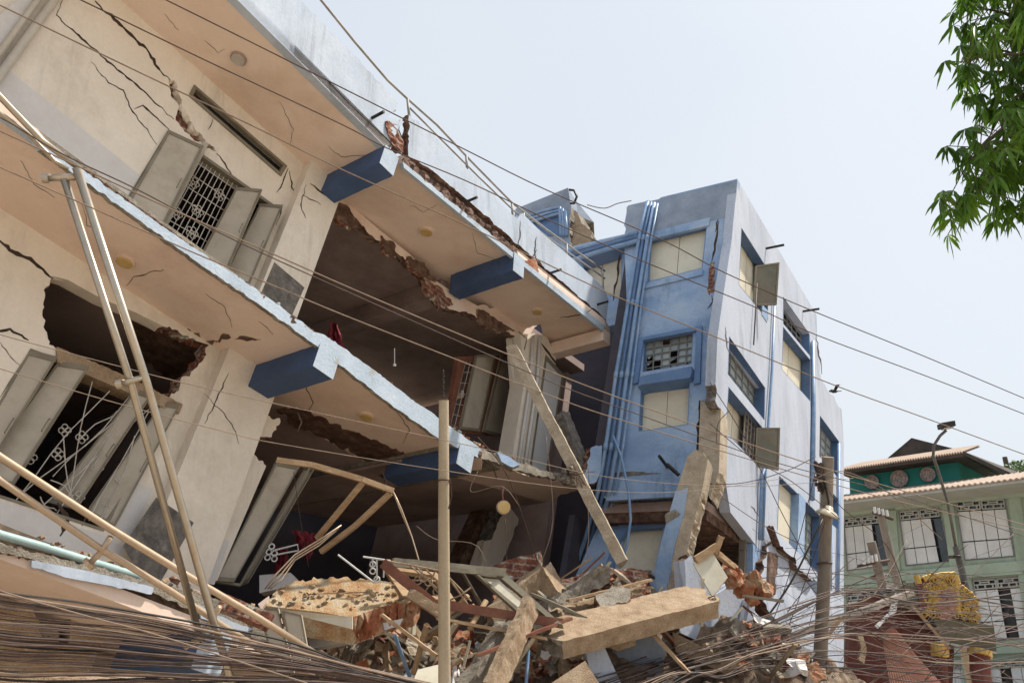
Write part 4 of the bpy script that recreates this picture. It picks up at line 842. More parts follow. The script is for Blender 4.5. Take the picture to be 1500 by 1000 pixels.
for r, h in prof: vs += [c + ax * h + (aa * math.cos(k * .2618) + ab * math.sin(k * .2618)) * r for k in range(24)]
for i in range(len(prof) - 1): fs += [(i * 24 + k, i * 24 + (k + 1) % 24, (i + 1) * 24 + (k + 1) % 24, (i + 1) * 24 + k) for k in range(24)]
mb.add(vs, fs, 'lampdish'); ld = mb.build('lamp_dish', pl2, smooth=True)
mb = MB(); mb.tube([P(1207, 700, 12.2), P(1214, 735, 12.15), P(1212, 748, 12.12)], .014, 'wireblack', 6); mb.build('bracket_arm', pl2)
mb = MB()
for k in range(14):
    u, v = 1199 + RN.uniform(-5, 7), 678 + k * 3.2; hull_chunk(mb, P(u, v, 12.25), (.08, .08, .09), 'wire', 100 + k, sub_=0)
mb.tube([P(1194, 680, 12.2), P(1200, 700, 12.2), P(1206, 716, 12.2)], .03, 'wireblack', 6); mb.build('cable_clamp', pl2)
mb = MB(); mb.ring(P(1207, 825, 12.25), V((0, 0, 1)), .11, .015, 'wire', 16, 5); mb.build('strap', pl2)
sl = pole('street_lamp', 'tall thin grey street lamp pole with a curved neck in front of the green house', [(1450, 1010, 19), (1420, 880, 19.5), (1400, 800, 20)], .11, .075, 'lamppole', 'street lamp')
strut('neck', [(1400, 800, 20), (1388, 735, 20.2), (1376, 695, 20.3), (1367, 668, 20.4), (1368, 652, 20.4), (1377, 638, 20.4), (1386, 630, 20.4)], .035, 'lamppole', sl)
mb = MB(); hd = P(1386, 627, 20.4); rough_block(mb, hd + V((-.16, -.12, -.02)), V((.38, .05, .07)), V((0, .22, 0)), V((0, 0, .13)), 'wireblack', (4, 2, 2), .01, 3); mb.build('lamp_head', sl)
mb = MB(); mb.box(hd + V((-.10, -.1, -.04)), V((.26, .03, .05)), V((0, .16, 0)), V((0, 0, .02)), 'lampgrey'); mb.build('lamp_lens', sl)
mb = MB()
for k in range(3): mb.ring(P(1398 + k * 9, 815 + k * 38, 19.9 - k * .2), V((0, 0, 1)), .13, .03, 'wireblack', 14, 5)
mb.build('strap', sl)
p3_ = pole('utility_pole', 'pale square-topped concrete pole leaning beside the street lamp and gold carving', [(1428, 1010, 18), (1410, 930, 18.2), (1392, 845, 18.4)], .13, .11, 'pole')
p4_ = pole('utility_pole', 'leaning light grey pole with one crossarm in front of the green house windows', [(1322, 890, 24), (1305, 815, 24.4), (1289, 748, 24.8)], .15, .11, 'polegrey')
strut('crossarm', [(1278, 750, 24.7), (1308, 760, 24.7)], .05, 'wire', p4_)
p5_ = pole('utility_pole', 'short leaning grey pole with low crossarms and snapped wires, nearest the lilac wall', [(1303, 890, 22), (1288, 840, 22.2), (1276, 793, 22.4)], .15, .12, 'polegrey')
strut('crossarm', [(1256, 829, 22.2), (1303, 820, 22.2)], .04, 'wire', p5_); strut('crossarm', [(1276, 845, 22.2), (1302, 842, 22.2)], .04, 'wire', p5_)
for p in (p4_, p5_):
    b = px(p.location); mb = MB()
    for k in range(4): q = P(1282 + k * 6 + (0 if p is p4_ else -16), (751 if p is p4_ else 826) + k * 1.5 - (0 if p is p4_ else k * 3), 24.6 if p is p4_ else 22.1); mb.tube([q, q + V((0, 0, .18))], .04, 'white', 8)
    mb.build('insulator', p)
# ================================================================== cables
def cable(pts, z0, z1, r, m, label, group, z=None, seg=5, sag=0):
    L = [0]
    for a, b in zip(pts, pts[1:]): L.append(L[-1] + math.hypot(b[0] - a[0], b[1] - a[1]))
    ctrl = []
    for p, l in zip(pts, L):
        t = l / L[-1]; iz = (1 / z0) * (1 - t) + (1 / z1) * t; ctrl.append(P(p[0], p[1], p[2] if len(p) > 2 else 1 / iz))
    out = []; n = len(ctrl)
    for i in range(n - 1):
        a, b, c, d = ctrl[max(0, i - 1)], ctrl[i], ctrl[i + 1], ctrl[min(n - 1, i + 2)]
        for k in range(5):
            t = k / 5; out.append(.5 * ((2 * b) + (c - a) * t + (2 * a - 5 * b + 4 * c - d) * t * t + (-a + 3 * b - 3 * c + d) * t * t * t))
    out.append(ctrl[-1]); mb = MB(); mb.tube(out, r, m, seg); o = mb.build('cable', None, smooth=True); return tag(o, label, 'cable', group)
OG = 'overhead cables crossing the view'
for pts, z0, z1, r, m, lab in (
 ([(150, -45), (243, 0), (400, 78), (583, 170), (683, 220), (800, 278), (967, 350), (1063, 400), (1190, 455), (1350, 520), (1500, 583), (1600, 625)], 5, 9, .0048, 'wire', 'brown overhead cable over the roof railing, uppermost of those reaching the right edge'),
 ([(20, -45), (118, 0), (300, 88), (500, 182), (567, 217), (683, 265), (810, 325), (960, 390), (1100, 447), (1195, 490), (1350, 548), (1500, 606), (1600, 645)], 5, 9, .0048, 'wire', 'brown cable just below the uppermost one, passing the open upper grey shutter'),
 ([(-60, -20), (0, 8), (133, 72), (248, 127), (367, 183), (500, 248), (683, 330), (767, 370), (900, 433), (1033, 487), (1220, 563), (1350, 610), (1500, 665), (1600, 700)], 5, 9, .0052, 'wirelight', 'pale cable passing over the ventilator and the first blue roof beam'),
 ([(-60, 165), (0, 192), (117, 245), (237, 300), (400, 372), (560, 442), (747, 520), (900, 580), (1133, 662), (1300, 712), (1500, 768)], 4.4, 9, .0048, 'wirelight', 'pale cable crossing the upper barred window and the room with the cream column'),
 ([(-60, 150), (0, 172), (90, 225), (200, 277), (300, 330), (400, 378), (600, 468), (800, 556), (900, 594), (1130, 675), (1300, 720), (1500, 785)], 4.5, 9, .0042, 'wire', 'darker cable twinned with the pale one over the upper barred window'),
 ([(-60, 220), (0, 245), (197, 332), (300, 377), (400, 418), (500, 460), (683, 532), (800, 577), (900, 612), (1133, 683), (1300, 730), (1500, 776)], 4.6, 9, .0045, 'wirelight', 'pale cable crossing the middle pink soffit lamp and the tops of the twin tubes'),
 ([(-60, 470), (0, 490), (150, 530), (300, 568), (500, 612), (700, 655), (900, 700), (1100, 712), (1250, 700)], 4.8, 9, .003, 'wirelight', 'thin cable crossing the brick-edged hole and the lower blue beam'),
 ([(-60, 525), (0, 540), (170, 590), (333, 633), (410, 650), (644, 688), (850, 716), (1000, 720), (1150, 700)], 4.8, 9, .003, 'wirelight', 'thin sagging cable crossing the bent window grille and the slender centre pole'),
 ([(367, -20), (400, 30), (440, 75), (480, 118), (520, 160), (563, 200), (590, 228)], 10.0, 10.6, .008, 'wireblack', 'black cable draped down the outside of the roof parapet'),
 ([(860, 300), (885, 305), (905, 298), (925, 294)], 13, 13, .008, 'wirelight', 'short loose cable hanging between the rooftop block and the blue parapet'),
 ([(735, 320), (738, 700), (736, 735)], 11, 9.9, .001, 'wire', 'hair-thin cord the round lamp hangs from') ):
    if lab.startswith('hair'): continue
    cable(pts, z0, z1, r, m, lab, OG)
TG = 'thin cables trailing over the lilac wall'
for pts in ([(1040, 560), (1090, 640), (1150, 760), (1200, 850)], [(1000, 706), (1080, 708), (1150, 690), (1195, 668)], [(1040, 620), (1100, 670), (1160, 705), (1230, 760)], [(1060, 730), (1120, 770), (1180, 800)],
            [(1195, 690), (1170, 790), (1150, 860), (1120, 940)], [(1210, 760), (1180, 850), (1150, 930)], [(1050, 650), (1052, 620), (1070, 600)], [(1195, 700), (1235, 690), (1300, 720), (1380, 790)], [(1215, 720), (1235, 745), (1300, 800), (1330, 880)], [(1115, 830), (1160, 832), (1200, 835)]):
    cable(pts, 11.6, 11.9, .006, RN.choice(['wire', 'wirelight', 'wire']), 'thin loose cable trailing across the pale lilac tower wall', TG)
cable([(1205, 760), (1160, 850), (1110, 920), (1070, 960)], 11.6, 10.5, .014, 'wireblack', 'thicker black cable hanging from the enamel lamp pole down to the rubble', TG)
cable([(700, 640), (745, 700), (790, 830)], 8.6, 10, .006, 'wire', 'thin wire dropping from the fourth blue beam into the rubble beside the round lamp', OG)
BG = 'cables of the drooping bundle at lower left'
for k in range(56):
    t = max(0, k + RN.uniform(-.4, .4)) / 55; y0 = 868 + 140 * t + RN.uniform(-5, 5)
    y4 = 942 + 60 * t ** .8 + RN.uniform(-5, 5); y6 = 985 + 26 * t + RN.uniform(-5, 5); w_ = lambda: RN.uniform(-3.5, 3.5)
    z = RN.uniform(4.3, 4.7)
    cable([(-80, y0 - 22), (0, y0), (110, y0 + (y4 - y0) * .2 + w_()), (220, y0 + (y4 - y0) * .44 + w_()), (330, y0 + (y4 - y0) * .74 + w_()), (430, y4 + w_()), (560, y6), (700, y6 + 32), (820, y6 + 60)], z, z + 2.4, RN.choice([.002, .0028, .0036, .0045, .0075]), RN.choice(['wire', 'wirelight', 'wire', 'wire', 'wire', 'wireblack']),
          'thin brown cable of the drooping bundle sweeping across the lower left corner', BG)
cable([(-60, 842), (0, 865), (120, 900), (225, 928), (330, 962), (450, 1000)], 4.3, 5, .005, 'wirelight', 'single pale cable running just above the drooping bundle at lower left', BG)
RG = 'cables of the bundle at lower right'
for k in range(34):
    t = k / 33; a = 1010 - 8 * RN.random(); w_ = lambda s=6: RN.uniform(-s, s)
    ye = 868 + 95 * t + w_(14)
    cable([(690 + 260 * t, a + 30), (860 + 160 * t, 990 + w_()), (1000 + 60 * t, 942 + 46 * t + w_(8)), (1120, 905 + 70 * t + w_(9)), (1240, 850 + 130 * t + w_(16)), (1370, ye - 8 + 40 * t + w_(30)), (1540, ye + 30 * t - RN.uniform(-40, 40))], 8.2, RN.uniform(12, 14), RN.choice([.003, .0045, .006, .0095]), RN.choice(['wire', 'wirelight', 'wire', 'wire', 'wireblack']),
          'brown cable of the thick bundle sweeping up from the bottom towards the right edge', RG)
XG = 'tangled cables hanging at lower right'
for k in range(52):
    u = RN.uniform(1130, 1420); v = RN.uniform(835, 985); a = RN.uniform(-1.2, .9); L = RN.uniform(60, 170); c = RN.uniform(-30, 45)
    cable([(u - L * math.cos(a), v - L * math.sin(a) * .8), (u - L * .4 * math.cos(a) + RN.uniform(-8, 8), v - L * .3 * math.sin(a) + c * .8), (u + L * .3 * math.cos(a), v + L * .3 * math.sin(a) + c + RN.uniform(-8, 8)), (u + L * math.cos(a), v + L * .8 * math.sin(a))], RN.uniform(12.4, 13.5), RN.uniform(13, 14.5), RN.choice([.003, .0045, .0065]), RN.choice(['wire', 'wirelight', 'wire']),
          'tangled loose cable hanging among the wreckage between the lamp pole and the gold carving', XG)
for pts in ([(430, 690), (440, 760), (452, 830)], [(740, 760), (742, 820), (736, 880)], [(610, 770), (640, 790), (700, 800), (720, 860)], [(800, 640), (810, 760), (790, 830)], [(700, 690), (690, 720), (735, 712), (760, 740)], [(815, 930), (810, 960), (818, 1000)], [(838, 925), (832, 955), (848, 990)], [(860, 720), (862, 790), (850, 850)], [(586, 830), (600, 850), (590, 880)]):
    cable(pts, 9.6, 9.3, .004, RN.choice(['wire', 'wirelight']), 'thin broken wire dangling in the shadowed lower bays above the rubble', 'broken wires dangling in the lower bays')
# ================================================================== rubble ground
GA = [(.9, 11.0, 2.55, 1.7, 1.3), (-1.3, 10.4, 2.0, 1.6, 1.2), (2.7, 11.0, 2.2, 1.2, 1.1), (4.4, 13.2, 1.65, 1.2, 1.2), (7.0, 14.5, 1.1, 1.6, 1.4), (-.2, 9.2, 1.35, 2.2, .9), (2.2, 9.4, 1.35, 1.6, .9)]
def hgt(x, y):
    h = 0
    for a, b, c, sx, sy in GA: h = max(h, c * math.exp(-(((x - a) / sx) ** 2 + ((y - b) / sy) ** 2) ** 1.4 * .6))
    return h + (noise.noise(V((x * 1.6, y * 1.6, 1))) * .22 + noise.noise(V((x * 5, y * 5, 4))) * .1 + noise.noise(V((x * 14, y * 14, 9))) * .07 + noise.cell(V((x * 5, y * 5, 2))) * .07) * min(1, h * 2) - .05
def drop(u, v, lo=5):
    r = ray(u, v); z = lo
    while z < 22:
        p = CAM + r * z
        if p.z < hgt(p.x, p.y): return p, z
        z += .08
    return None, None
mb = MB(); nx, ny = 340, 230; vs = []; fs = []
for j in range(ny + 1):
    for i in range(nx + 1):
        x = -6 + 19 * i / nx; y = 6.5 + 13.5 * j / ny; vs.append(V((x, y, hgt(x, y))))
for j in range(ny):
    for i in range(nx): k = j * (nx + 1) + i; fs.append((k, k + 1, k + nx + 2, k + nx + 1))
mb.add(vs, fs, 'rubble'); tag(mb.build('rubble_heap'), kind='stuff', label='brown heap of crushed brick, mortar and plaster under the fallen slabs')
# ================================================================== large fallen pieces
def fall(name, label, cat, poly, z, n, th, m, em='concrete', ext=None, r=2.5, group=None, jit=.35, **k):
    u = sum(p[0] for p in poly) / len(poly); v = sum(p[1] for p in poly) / len(poly)
    pl = Plane(P(u, v, z), V(n)); o = S(name, poly, pl, th, m, None, em=em, ext=ext, r=r, jit=jit, **k); tag(o, label, cat, group); return o, pl
UPN = (0.05, -.55, .85); FRN = (-.1, -.98, .1)
o, pl = fall('fallen_floor_slab', 'broad broken slab topped with orange mortar dust, left of the slender centre pole', 'slab', [(385, 886, 1), (402, 868, 1), (432, 850, 1), (500, 846, 1), (565, 851, 1), (613, 866, 1), (600, 880, 1), (560, 888, 1), (515, 904), (470, 896), (400, 888)], 8.6, (.12, -.62, .78), .24, 'topdust', em='orange', ext=V((.02, .05, -.26)), r=4)
mb = MB(); p = [P(a, b, z) for a, b, z in ((392, 890, 8.12), (516, 903, 8.05), (516, 921, 8.0), (452, 905, 8.1))]
mb.add(p + [q + V((0, .03, 0)) for q in p], [(3, 2, 1, 0), (4, 5, 6, 7), (0, 1, 5, 4), (1, 2, 6, 5), (2, 3, 7, 6), (3, 0, 4, 7)], 'panel'); mb.build('painted_edge', o)
mb = MB()
for k in range(80):
    u = RN.uniform(400, 604); v = RN.uniform(858, 892); s = RN.uniform(.02, .1); hull_chunk(mb, pl.hit(u, v) + V((0, 0, s * .1)), (s, s, s * .5), RN.choice(['topdust', 'dustconc', 'topdust', 'dustconc', 'concrete']), 500 + k)
mb.build('loose_mortar', o)
def longbeam(name, label, a, b, w_, h_, m, cat='beam', amp=.02, ends=.12, side=None, em='concrete', seed=1, group=None):
    mb = MB(); beam(mb, P(*a), P(*b), w_, h_, m, side, amp, seed, ends, em); o = mb.build(name); tag(o, label, cat, group); return o
longbeam('fallen_beam', 'long dusty tan concrete beam lying across the rubble, pointing right at the lilac wall', (812, 935, 8.6), (1030, 880, 9.5), .5, .2, 'dustconc', side=V((.35, -.8, -.42)), ends=.2, seed=3, amp=.009)
mb = MB()
for k in range(3): mb.tube([P(1030, 878 + k * 3, 9.4), P(1046, 872 + k * 4, 9.3), P(1052, 884 + k * 3, 9.3), P(1042, 895, 9.35)], .008, 'wire', 5)
tag(mb.build('bent_rebar'), 'bent rusty reinforcing bars curling out of the long tan beam', 'rebar')
longbeam('fallen_column', 'slim broken concrete column leaning diagonally from the middle room down to the rubble', (752, 512, 11.3), (912, 825, 9.9), .12, .14, 'paletan', 'column', .01, .12, seed=8)
mb = MB(); 
for k in range(26): hull_chunk(mb, P(832 + RN.gauss(0, 9), 700 + RN.gauss(0, 7), 10.4), (.09, .09, .07), RN.choice(['cement', 'concrete']), 700 + k)
for k in range(9): mb.tube([P(830, 695, 10.4), P(845 + RN.uniform(-10, 20), 690 + RN.uniform(-14, 22), 10.3), P(850 + RN.uniform(-12, 26), 705 + RN.uniform(-22, 22), 10.3)], .005, 'wire', 4)
tag(mb.build('crumbled_joint'), 'crumbled concrete and wire knot where the slim column crosses the broken slab edge', 'rubble')
longbeam('fallen_column', 'short dark slanting column inside the shadowed gap left of the blue pipes', (822, 608, 13.4), (853, 690, 12.8), .22, .22, 'cement', 'column', .02, .05, seed=9)
fall('broken_wall_piece', 'blue-faced wall fragment with raw brick edge in the gap beside the blue pipes', 'wall piece', [(866, 655, 1), (882, 652), (880, 690, 1), (874, 705, 1), (856, 712, 1), (858, 690, 1)], 12.6, (.3, -1, .1), .25, 'midblue', em='brick', r=2)
longbeam('fallen_beam', 'cream weathered beam stub leaning on the brick block in the middle of the heap', (718, 905, 9.4), (795, 838, 9.9), .2, .2, 'dustconc', seed=12, side=V((.6, -.8, 0)))
longbeam('fallen_beam', 'short cream strut angling down to the right from the beam stub', (795, 836, 9.9), (818, 876, 9.6), .2, .2, 'dustconc', seed=13)
longbeam('fallen_beam', 'grey encrusted beam lying on the heap in front of the blue tower foot', (795, 890, 9.5), (882, 842, 10.0), .22, .18, 'concrete', amp=.06, seed=14)
longbeam('fallen_beam', 'thin tan splintered beam lying just under the grey encrusted one', (810, 905, 9.3), (930, 862, 9.9), .22, .12, 'dustconc', amp=.05, seed=15)
longbeam('fallen_column', 'broad crumbling concrete member standing steeply right of the slender centre pole', (678, 1015, 7.9), (744, 915, 8.6), .17, .16, 'concrete', 'column', .035, .2, seed=16, side=V((.8, -.5, .2)))
longbeam('fallen_column', 'pale-edged strut leaning parallel behind the broad crumbling member', (722, 1010, 7.7), (778, 885, 8.5), .12, .2, 'dustconc', 'column', .02, .1, seed=17)
o, pl = fall('broken_brick_block', 'block of red brickwork standing on top of the heap, between pole and blue pipes', 'brick block', [(716, 830, 1), (750, 818, 1), (788, 809), (790, 838), (770, 842, 1), (752, 850, 1), (722, 846, 1)], 9.9, (-.1, -1, .25), .3, 'brick', em='brick', r=2)
fall('broken_brick_block', 'long low red brick strip lying at the foot of the blue tower', 'brick block', [(822, 848, 1), (860, 838, 1), (905, 832, 1), (948, 836, 1), (950, 868, 1), (905, 872, 1), (840, 874, 1)], 10.4, (0, -.9, .5), .3, 'brick', em='brick', r=4)
fall('broken_brick_block', 'small plaster-faced brick lump lying on the long tan beam', 'brick block', [(872, 872, 1), (900, 858, 1), (925, 861, 1), (920, 880, 1), (885, 890, 1)], 9.3, (0, -.7, .7), .16, 'concrete', em='brick', r=2)
mb = MB()
for k in range(26): u = 860 + 5 * k * .72 + RN.uniform(-4, 4); hull_chunk(mb, P(u, 842 + RN.uniform(-5, 5), 10.6), (.16, .12, .05), RN.choice(['dustconc', 'cement', 'concrete']), 900 + k)
tag(mb.build('tile_debris'), 'row of broken corrugated tile debris along the foot of the blue tower wall', 'rubble')
# wooden door frame and planks
o = thing('broken_window_frame', 'grey-brown window frame with a cream panel lying tilted right of the centre pole', 'window frame', P(760, 880, 9))
DF = Plane(P(755, 870, 8.9), V((-.2, -.75, .6)))
S('frame', [(688, 832), (738, 838), (824, 914), (768, 904)], DF, .07, 'shutterframe', o, holes=[[(703, 842), (734, 846), (800, 902), (770, 898)]])
S('panel', [(706, 846), (730, 848), (786, 900), (766, 898)], DF, .02, 'panel', o, proud=-.02)
longbeam('wooden_plank', 'long red-brown board lying below the tilted window frame', (655, 886, 8.4), (822, 912, 8.5), .05, .09, 'redwood', 'plank', .006, .03, em='redwood', seed=20)
longbeam('wooden_plank', 'olive-brown board running from the centre pole to the tilted window frame', (575, 823, 8.7), (740, 838, 9.2), .05, .09, 'shutterframe', 'plank', .006, .03, em='wood', seed=21)
longbeam('wooden_plank', 'dark red board sloping down just left of the centre pole', (562, 825, 8.5), (655, 900, 8.3), .07, .1, 'redwood', 'plank', .006, .02, em='redwood', seed=22)
longbeam('wooden_plank', 'dusty board lying in front of the centre pole foot', (600, 868, 8.3), (648, 898, 8.3), .1, .1, 'dustconc', 'plank', .01, .04, seed=23)
gr = thing('bent_grille', 'bent cream window grille bars sticking out of the heap left of the centre pole', 'window grille', P(610, 860, 8.6))
mb = MB()
for a, b in (((560, 820), (655, 838)), ((598, 826), (650, 870)), ((610, 830), (652, 882)), ((622, 832), (654, 862)), ((600, 850), (650, 852)), ((640, 830), (612, 880)), ((652, 840), (690, 880)), ((660, 850), (700, 905)), ((655, 880), (690, 860)), ((600, 870), (640, 905))):
    mb.tube([P(*a, 8.5), P((a[0] + b[0]) / 2 + RN.uniform(-4, 4), (a[1] + b[1]) / 2 + RN.uniform(-4, 4), 8.45), P(*b, 8.5)], .009, 'dustconc', 6)
for c in ((612, 850), (620, 846), (628, 852), (640, 866), (648, 872)): mb.ring(P(*c, 8.45), V((0, -1, .2)), .04, .008, 'dustconc', 12, 5)
mb.build('bars', gr)
mb = MB()
for a, b in (((495, 812), (548, 853)), ((532, 815), (572, 821)), ((552, 818), (552, 848)), ((563, 820), (562, 845)), ((548, 853), (553, 846)), ((546, 816), (546, 828))): mb.tube([P(*a, 8.8), P(*b, 8.8)], .01, 'white', 6)
for c in ((546, 826), (546, 836), (552, 848)): mb.ring(P(*c, 8.8), V((0, -1, .2)), .03, .008, 'white', 12, 5)
tag(mb.build('bent_grille'), 'white scrolled grille fragment poking up above the orange slab', 'window grille')
mb = MB()
for c in ((398, 800), (394, 808), (402, 810), (392, 816), (402, 818)): mb.ring(P(*c, 9.2), V((0, -1, .2)), .03, .009, 'white', 12, 5)
mb.tube([P(400, 806, 9.2), P(420, 801, 9.2), P(436, 797, 9.2), P(437, 806, 9.2), P(420, 809, 9.2), P(400, 813, 9.2)], .01, 'white', 6)
tag(mb.build('bent_grille'), 'white flower-shaped grille piece in the dark beside the maroon cloth', 'window grille')
# torn window frame hanging in the lower bay
hf = thing('hanging_window_frame', 'torn cream window frame hanging from the tall shutter in the dark lower bay', 'window frame', P(560, 820, 9.3))
def hb(pts, r, m, name='bar'):
    mb = MB(); q = [P(*p) for p in pts]
    for a, b in zip(q, q[1:]): beam(mb, a, b, r, r, m, amp=.003, ends=.0, em=m, n=(3, 1, 1))
    return mb.build(name, hf)
hb([(405, 674, 9.0), (458, 681, 9.1), (530, 702, 9.2), (576, 719, 9.3)], .06, 'wood'); hb([(532, 706, 9.2), (464, 788, 9.3)], .05, 'wood'); hb([(572, 722, 9.3), (520, 770, 9.3), (470, 808, 9.3)], .055, 'wood')
for d in (0, 3, 6): strut('bent_strip', [(575, 718, 9.3), (588, 745 + d, 9.3), (603, 785, 9.2), (612, 815, 9.1), (622, 850, 9.0)][:5 if d == 0 else 3], .008, 'ptube', hf)
for d in (0, 4, 8): strut('bent_strip', [(500 - d, 769 + d, 9.2), (468, 790 + d, 9.1), (432, 812 + d, 9.0), (405 + d, 840 + d, 8.8), (388 + d, 862, 8.7)], .009, 'ptube', hf)
# cream double-leaf cabinet at lower left
cb = thing('fallen_shutter', 'pair of cream steel shutter leaves standing in the rubble beside the perforated brick', 'shutter', P(420, 1000, 7.6))
CBP = Plane(P(415, 930, 7.6), V((-.1, -1, .05)))
shutter(cb, [(378, 890), (407, 890), (430, 985), (404, 990)], CBP, bars=False); shutter(cb, [(413, 893), (441, 900), (455, 975), (432, 985)], CBP, proud=.03)
mb = MB()
for k in range(6): mb.tube([CBP.hit(411 + k * 3, 898 + k * 15), CBP.hit(411 + k * 3, 905 + k * 15)], .012, 'wire', 5)
mb.build('hinge', cb)
# perforated brick
def brick(u, v, z, ax, label):
    mb = MB(); c = P(u, v, z); x = V(ax).normalized(); y = x.cross(V((0, -.9, .4))).normalized(); n = x.cross(y).normalized()
    if n.dot(CAM - c) < 0: n = -n
    rough_block(mb, c - x * .24 - y * .065 - n * .12, x * .48, y * .13, n * .12, 'brick', (10, 3, 3), .012, u, .03)
    for i in range(5):
        for j in (-1, 1): q = c + x * (-.15 + .075 * i) + y * .028 * j; mb.disc(q - n * .002, n, .014, .008, 'crack', 8)
    return tag(mb.build('perforated_brick'), label, 'brick')
brick(359, 893, 7.3, (.93, .1, -.35), 'red hollow brick with two rows of holes beside the fallen twin handrail')
fall('broken_wall_piece', 'small pink plaster slab propped against the hollow brick', 'wall piece', [(378, 884), (394, 872), (390, 882), (383, 892)], 7.5, (.2, -1, .2), .08, 'soffit', em='brick')
fall('fallen_beam', 'cream painted lintel sloping under the orange-topped slab', 'beam', [(450, 935), (520, 922), (590, 905), (585, 915), (520, 938), (455, 950)], 8.5, (0, -1, .1), .2, 'dado', em='concrete')
fall('broken_wall_piece', 'cream wall remnant behind the orange-topped slab', 'wall piece', [(380, 842), (425, 838), (440, 855), (380, 868)], 9.3, (0, -1, .1), .2, 'dado', em='brick')
fall('loose_board', 'pale flat board lying at the foot of the centre pole', 'panel', [(602, 1005), (612, 980), (645, 972), (645, 1010)], 7.6, (.1, -.8, .5), .03, 'panel')
fall('loose_board', 'square cream board balanced on a corner against the lilac wall piece', 'panel', [(1015, 824), (1043, 807), (1066, 845), (1044, 874)], 9.9, (-.1, -1, .35), .03, 'panel')
longbeam('wooden_plank', 'short dusty timber above the square cream board', (1018, 820, 10.0), (1050, 800, 10.1), .1, .08, 'wood', 'plank', .01, .03, em='wood', seed=30)
longbeam('wooden_plank', 'timber stub standing upright behind the square cream board', (1046, 812, 10.1), (1056, 785, 10.2), .07, .06, 'wood', 'plank', .01, .04, em='wood', seed=31)
longbeam('wooden_plank', 'thin board sloping right from the square cream board to the orange bricks', (1050, 810, 10.1), (1078, 832, 10.2), .07, .06, 'wood', 'plank', .01, .03, em='wood', seed=32)
longbeam('wooden_plank', 'olive board sticking out to the right below the orange brick lumps', (1088, 872, 9.9), (1148, 880, 9.9), .05, .03, 'shutterframe', 'plank', .004, .02, em='wood', seed=33)
fall('broken_wall_piece', 'large cracked pale lilac wall piece hanging below the square cream board', 'wall piece', [(1006, 876), (1003, 820, 1), (1012, 812, 1), (1050, 870), (1080, 850), (1098, 878, 1), (1094, 930), (1078, 965, 1), (1030, 942), (994, 925, 1), (1000, 890)], 10.15, (.55, -.85, .05), .2, 'lilac', em='brownbreak')
fall('broken_wall_piece', 'narrow lilac wall piece right of the large cracked one', 'wall piece', [(1100, 880, 1), (1106, 888), (1096, 960), (1080, 968)], 10.2, (.6, -.8, 0), .15, 'lilac', em='brownbreak')
fall('broken_wall_piece', 'small lilac-faced block wedged right of the wall pieces', 'wall piece', [(1105, 902), (1130, 908), (1136, 920, 1), (1130, 928, 1), (1108, 926, 1)], 10.6, (.2, -1, .2), .2, 'lilac', em='concrete')
fall('fallen_beam', 'tan streaked beam end lying at the bottom under the lilac wall piece', 'beam', [(985, 925), (1000, 932), (1085, 975), (1060, 985), (990, 955)], 9.4, (-.2, -1, .2), .3, 'dustconc', em='concrete')
fall('broken_wall_piece', 'dark blue wall slab tipped over beneath the long tan beam', 'wall piece', [(896, 930), (945, 918), (975, 955, 1), (968, 985, 1), (940, 1005), (900, 1005)], 9.2, (-.3, -1, -.25), .12, 'concgrey', em='dustconc')
fall('broken_wall_piece', 'slanting narrow blue column face beside the dark blue slab at the bottom', 'wall piece', [(855, 940), (880, 935), (912, 1005), (870, 1010)], 8.8, (.1, -1, -.1), .2, 'lilac', em='wood')
fall('loose_board', 'tan board with a nailed batten at the bottom edge', 'panel', [(795, 1008), (857, 967), (862, 975), (884, 1010)], 7.6, (.1, -.9, .4), .05, 'dustconc', em='wood')
longbeam('fallen_beam', 'tan board edge running along the very bottom left', (-40, 992, 4.9), (330, 1004, 6.2), .2, .06, 'dustconc', seed=40)
fall('broken_wall_piece', 'small tan slab hanging under the middle of the long tan beam', 'wall piece', [(890, 932), (932, 922), (931, 945), (908, 952, 1), (890, 948)], 9.0, (0, -1, .1), .1, 'dustconc')
for a, b, r in (((688, 920), (712, 880), .03), ((735, 1000), (782, 935), .025), ((770, 1010), (775, 940), .018), ((578, 930), (600, 990), .02), ((625, 915), (606, 985), .03)):
    mb = MB(); mb.tube([P(*a, 8.3), P(*b, 8.6)], r, RN.choice(['pole', 'pvc', 'wood']), 8); tag(mb.build('broken_pipe'), 'short length of broken pipe jutting from the heap near the centre pole', 'pipe', 'broken pipes in the heap')
o = thing('broken_window_frame', 'empty wooden window frame lying twisted in the heap behind the bent grille', 'window frame', P(600, 850, 9))
S('frame', [(560, 828), (640, 838), (668, 880), (590, 872)], Plane(P(610, 855, 8.95), V((.1, -.6, .8))), .05, 'wood', o, holes=[[(574, 834), (634, 842), (655, 874), (600, 868)]])
for i, (a, b, m_, lab) in enumerate((((640, 905, 8.3), (800, 935, 8.4), 'wood', 'long bare board lying level below the red-brown board'), ((700, 960, 7.9), (835, 905, 8.6), 'redwood', 'reddish batten slanting up to the long tan beam'), ((560, 900, 8.2), (640, 960, 8.0), 'wood', 'tan board sliding down left of the centre pole foot'), ((830, 880, 9.2), (950, 850, 9.8), 'wood', 'bleached board resting on bricks behind the long tan beam'), ((780, 870, 9.2), (860, 905, 8.9), 'shutterframe', 'olive board crossing the end of the long tan beam'), ((935, 905, 9.2), (1010, 985, 8.8), 'wood', 'board propped against the dark blue wall slab'))):
    longbeam('wooden_plank', lab, a, b, .09, .03, m_, 'plank', .006, .04, em='wood', seed=60 + i)
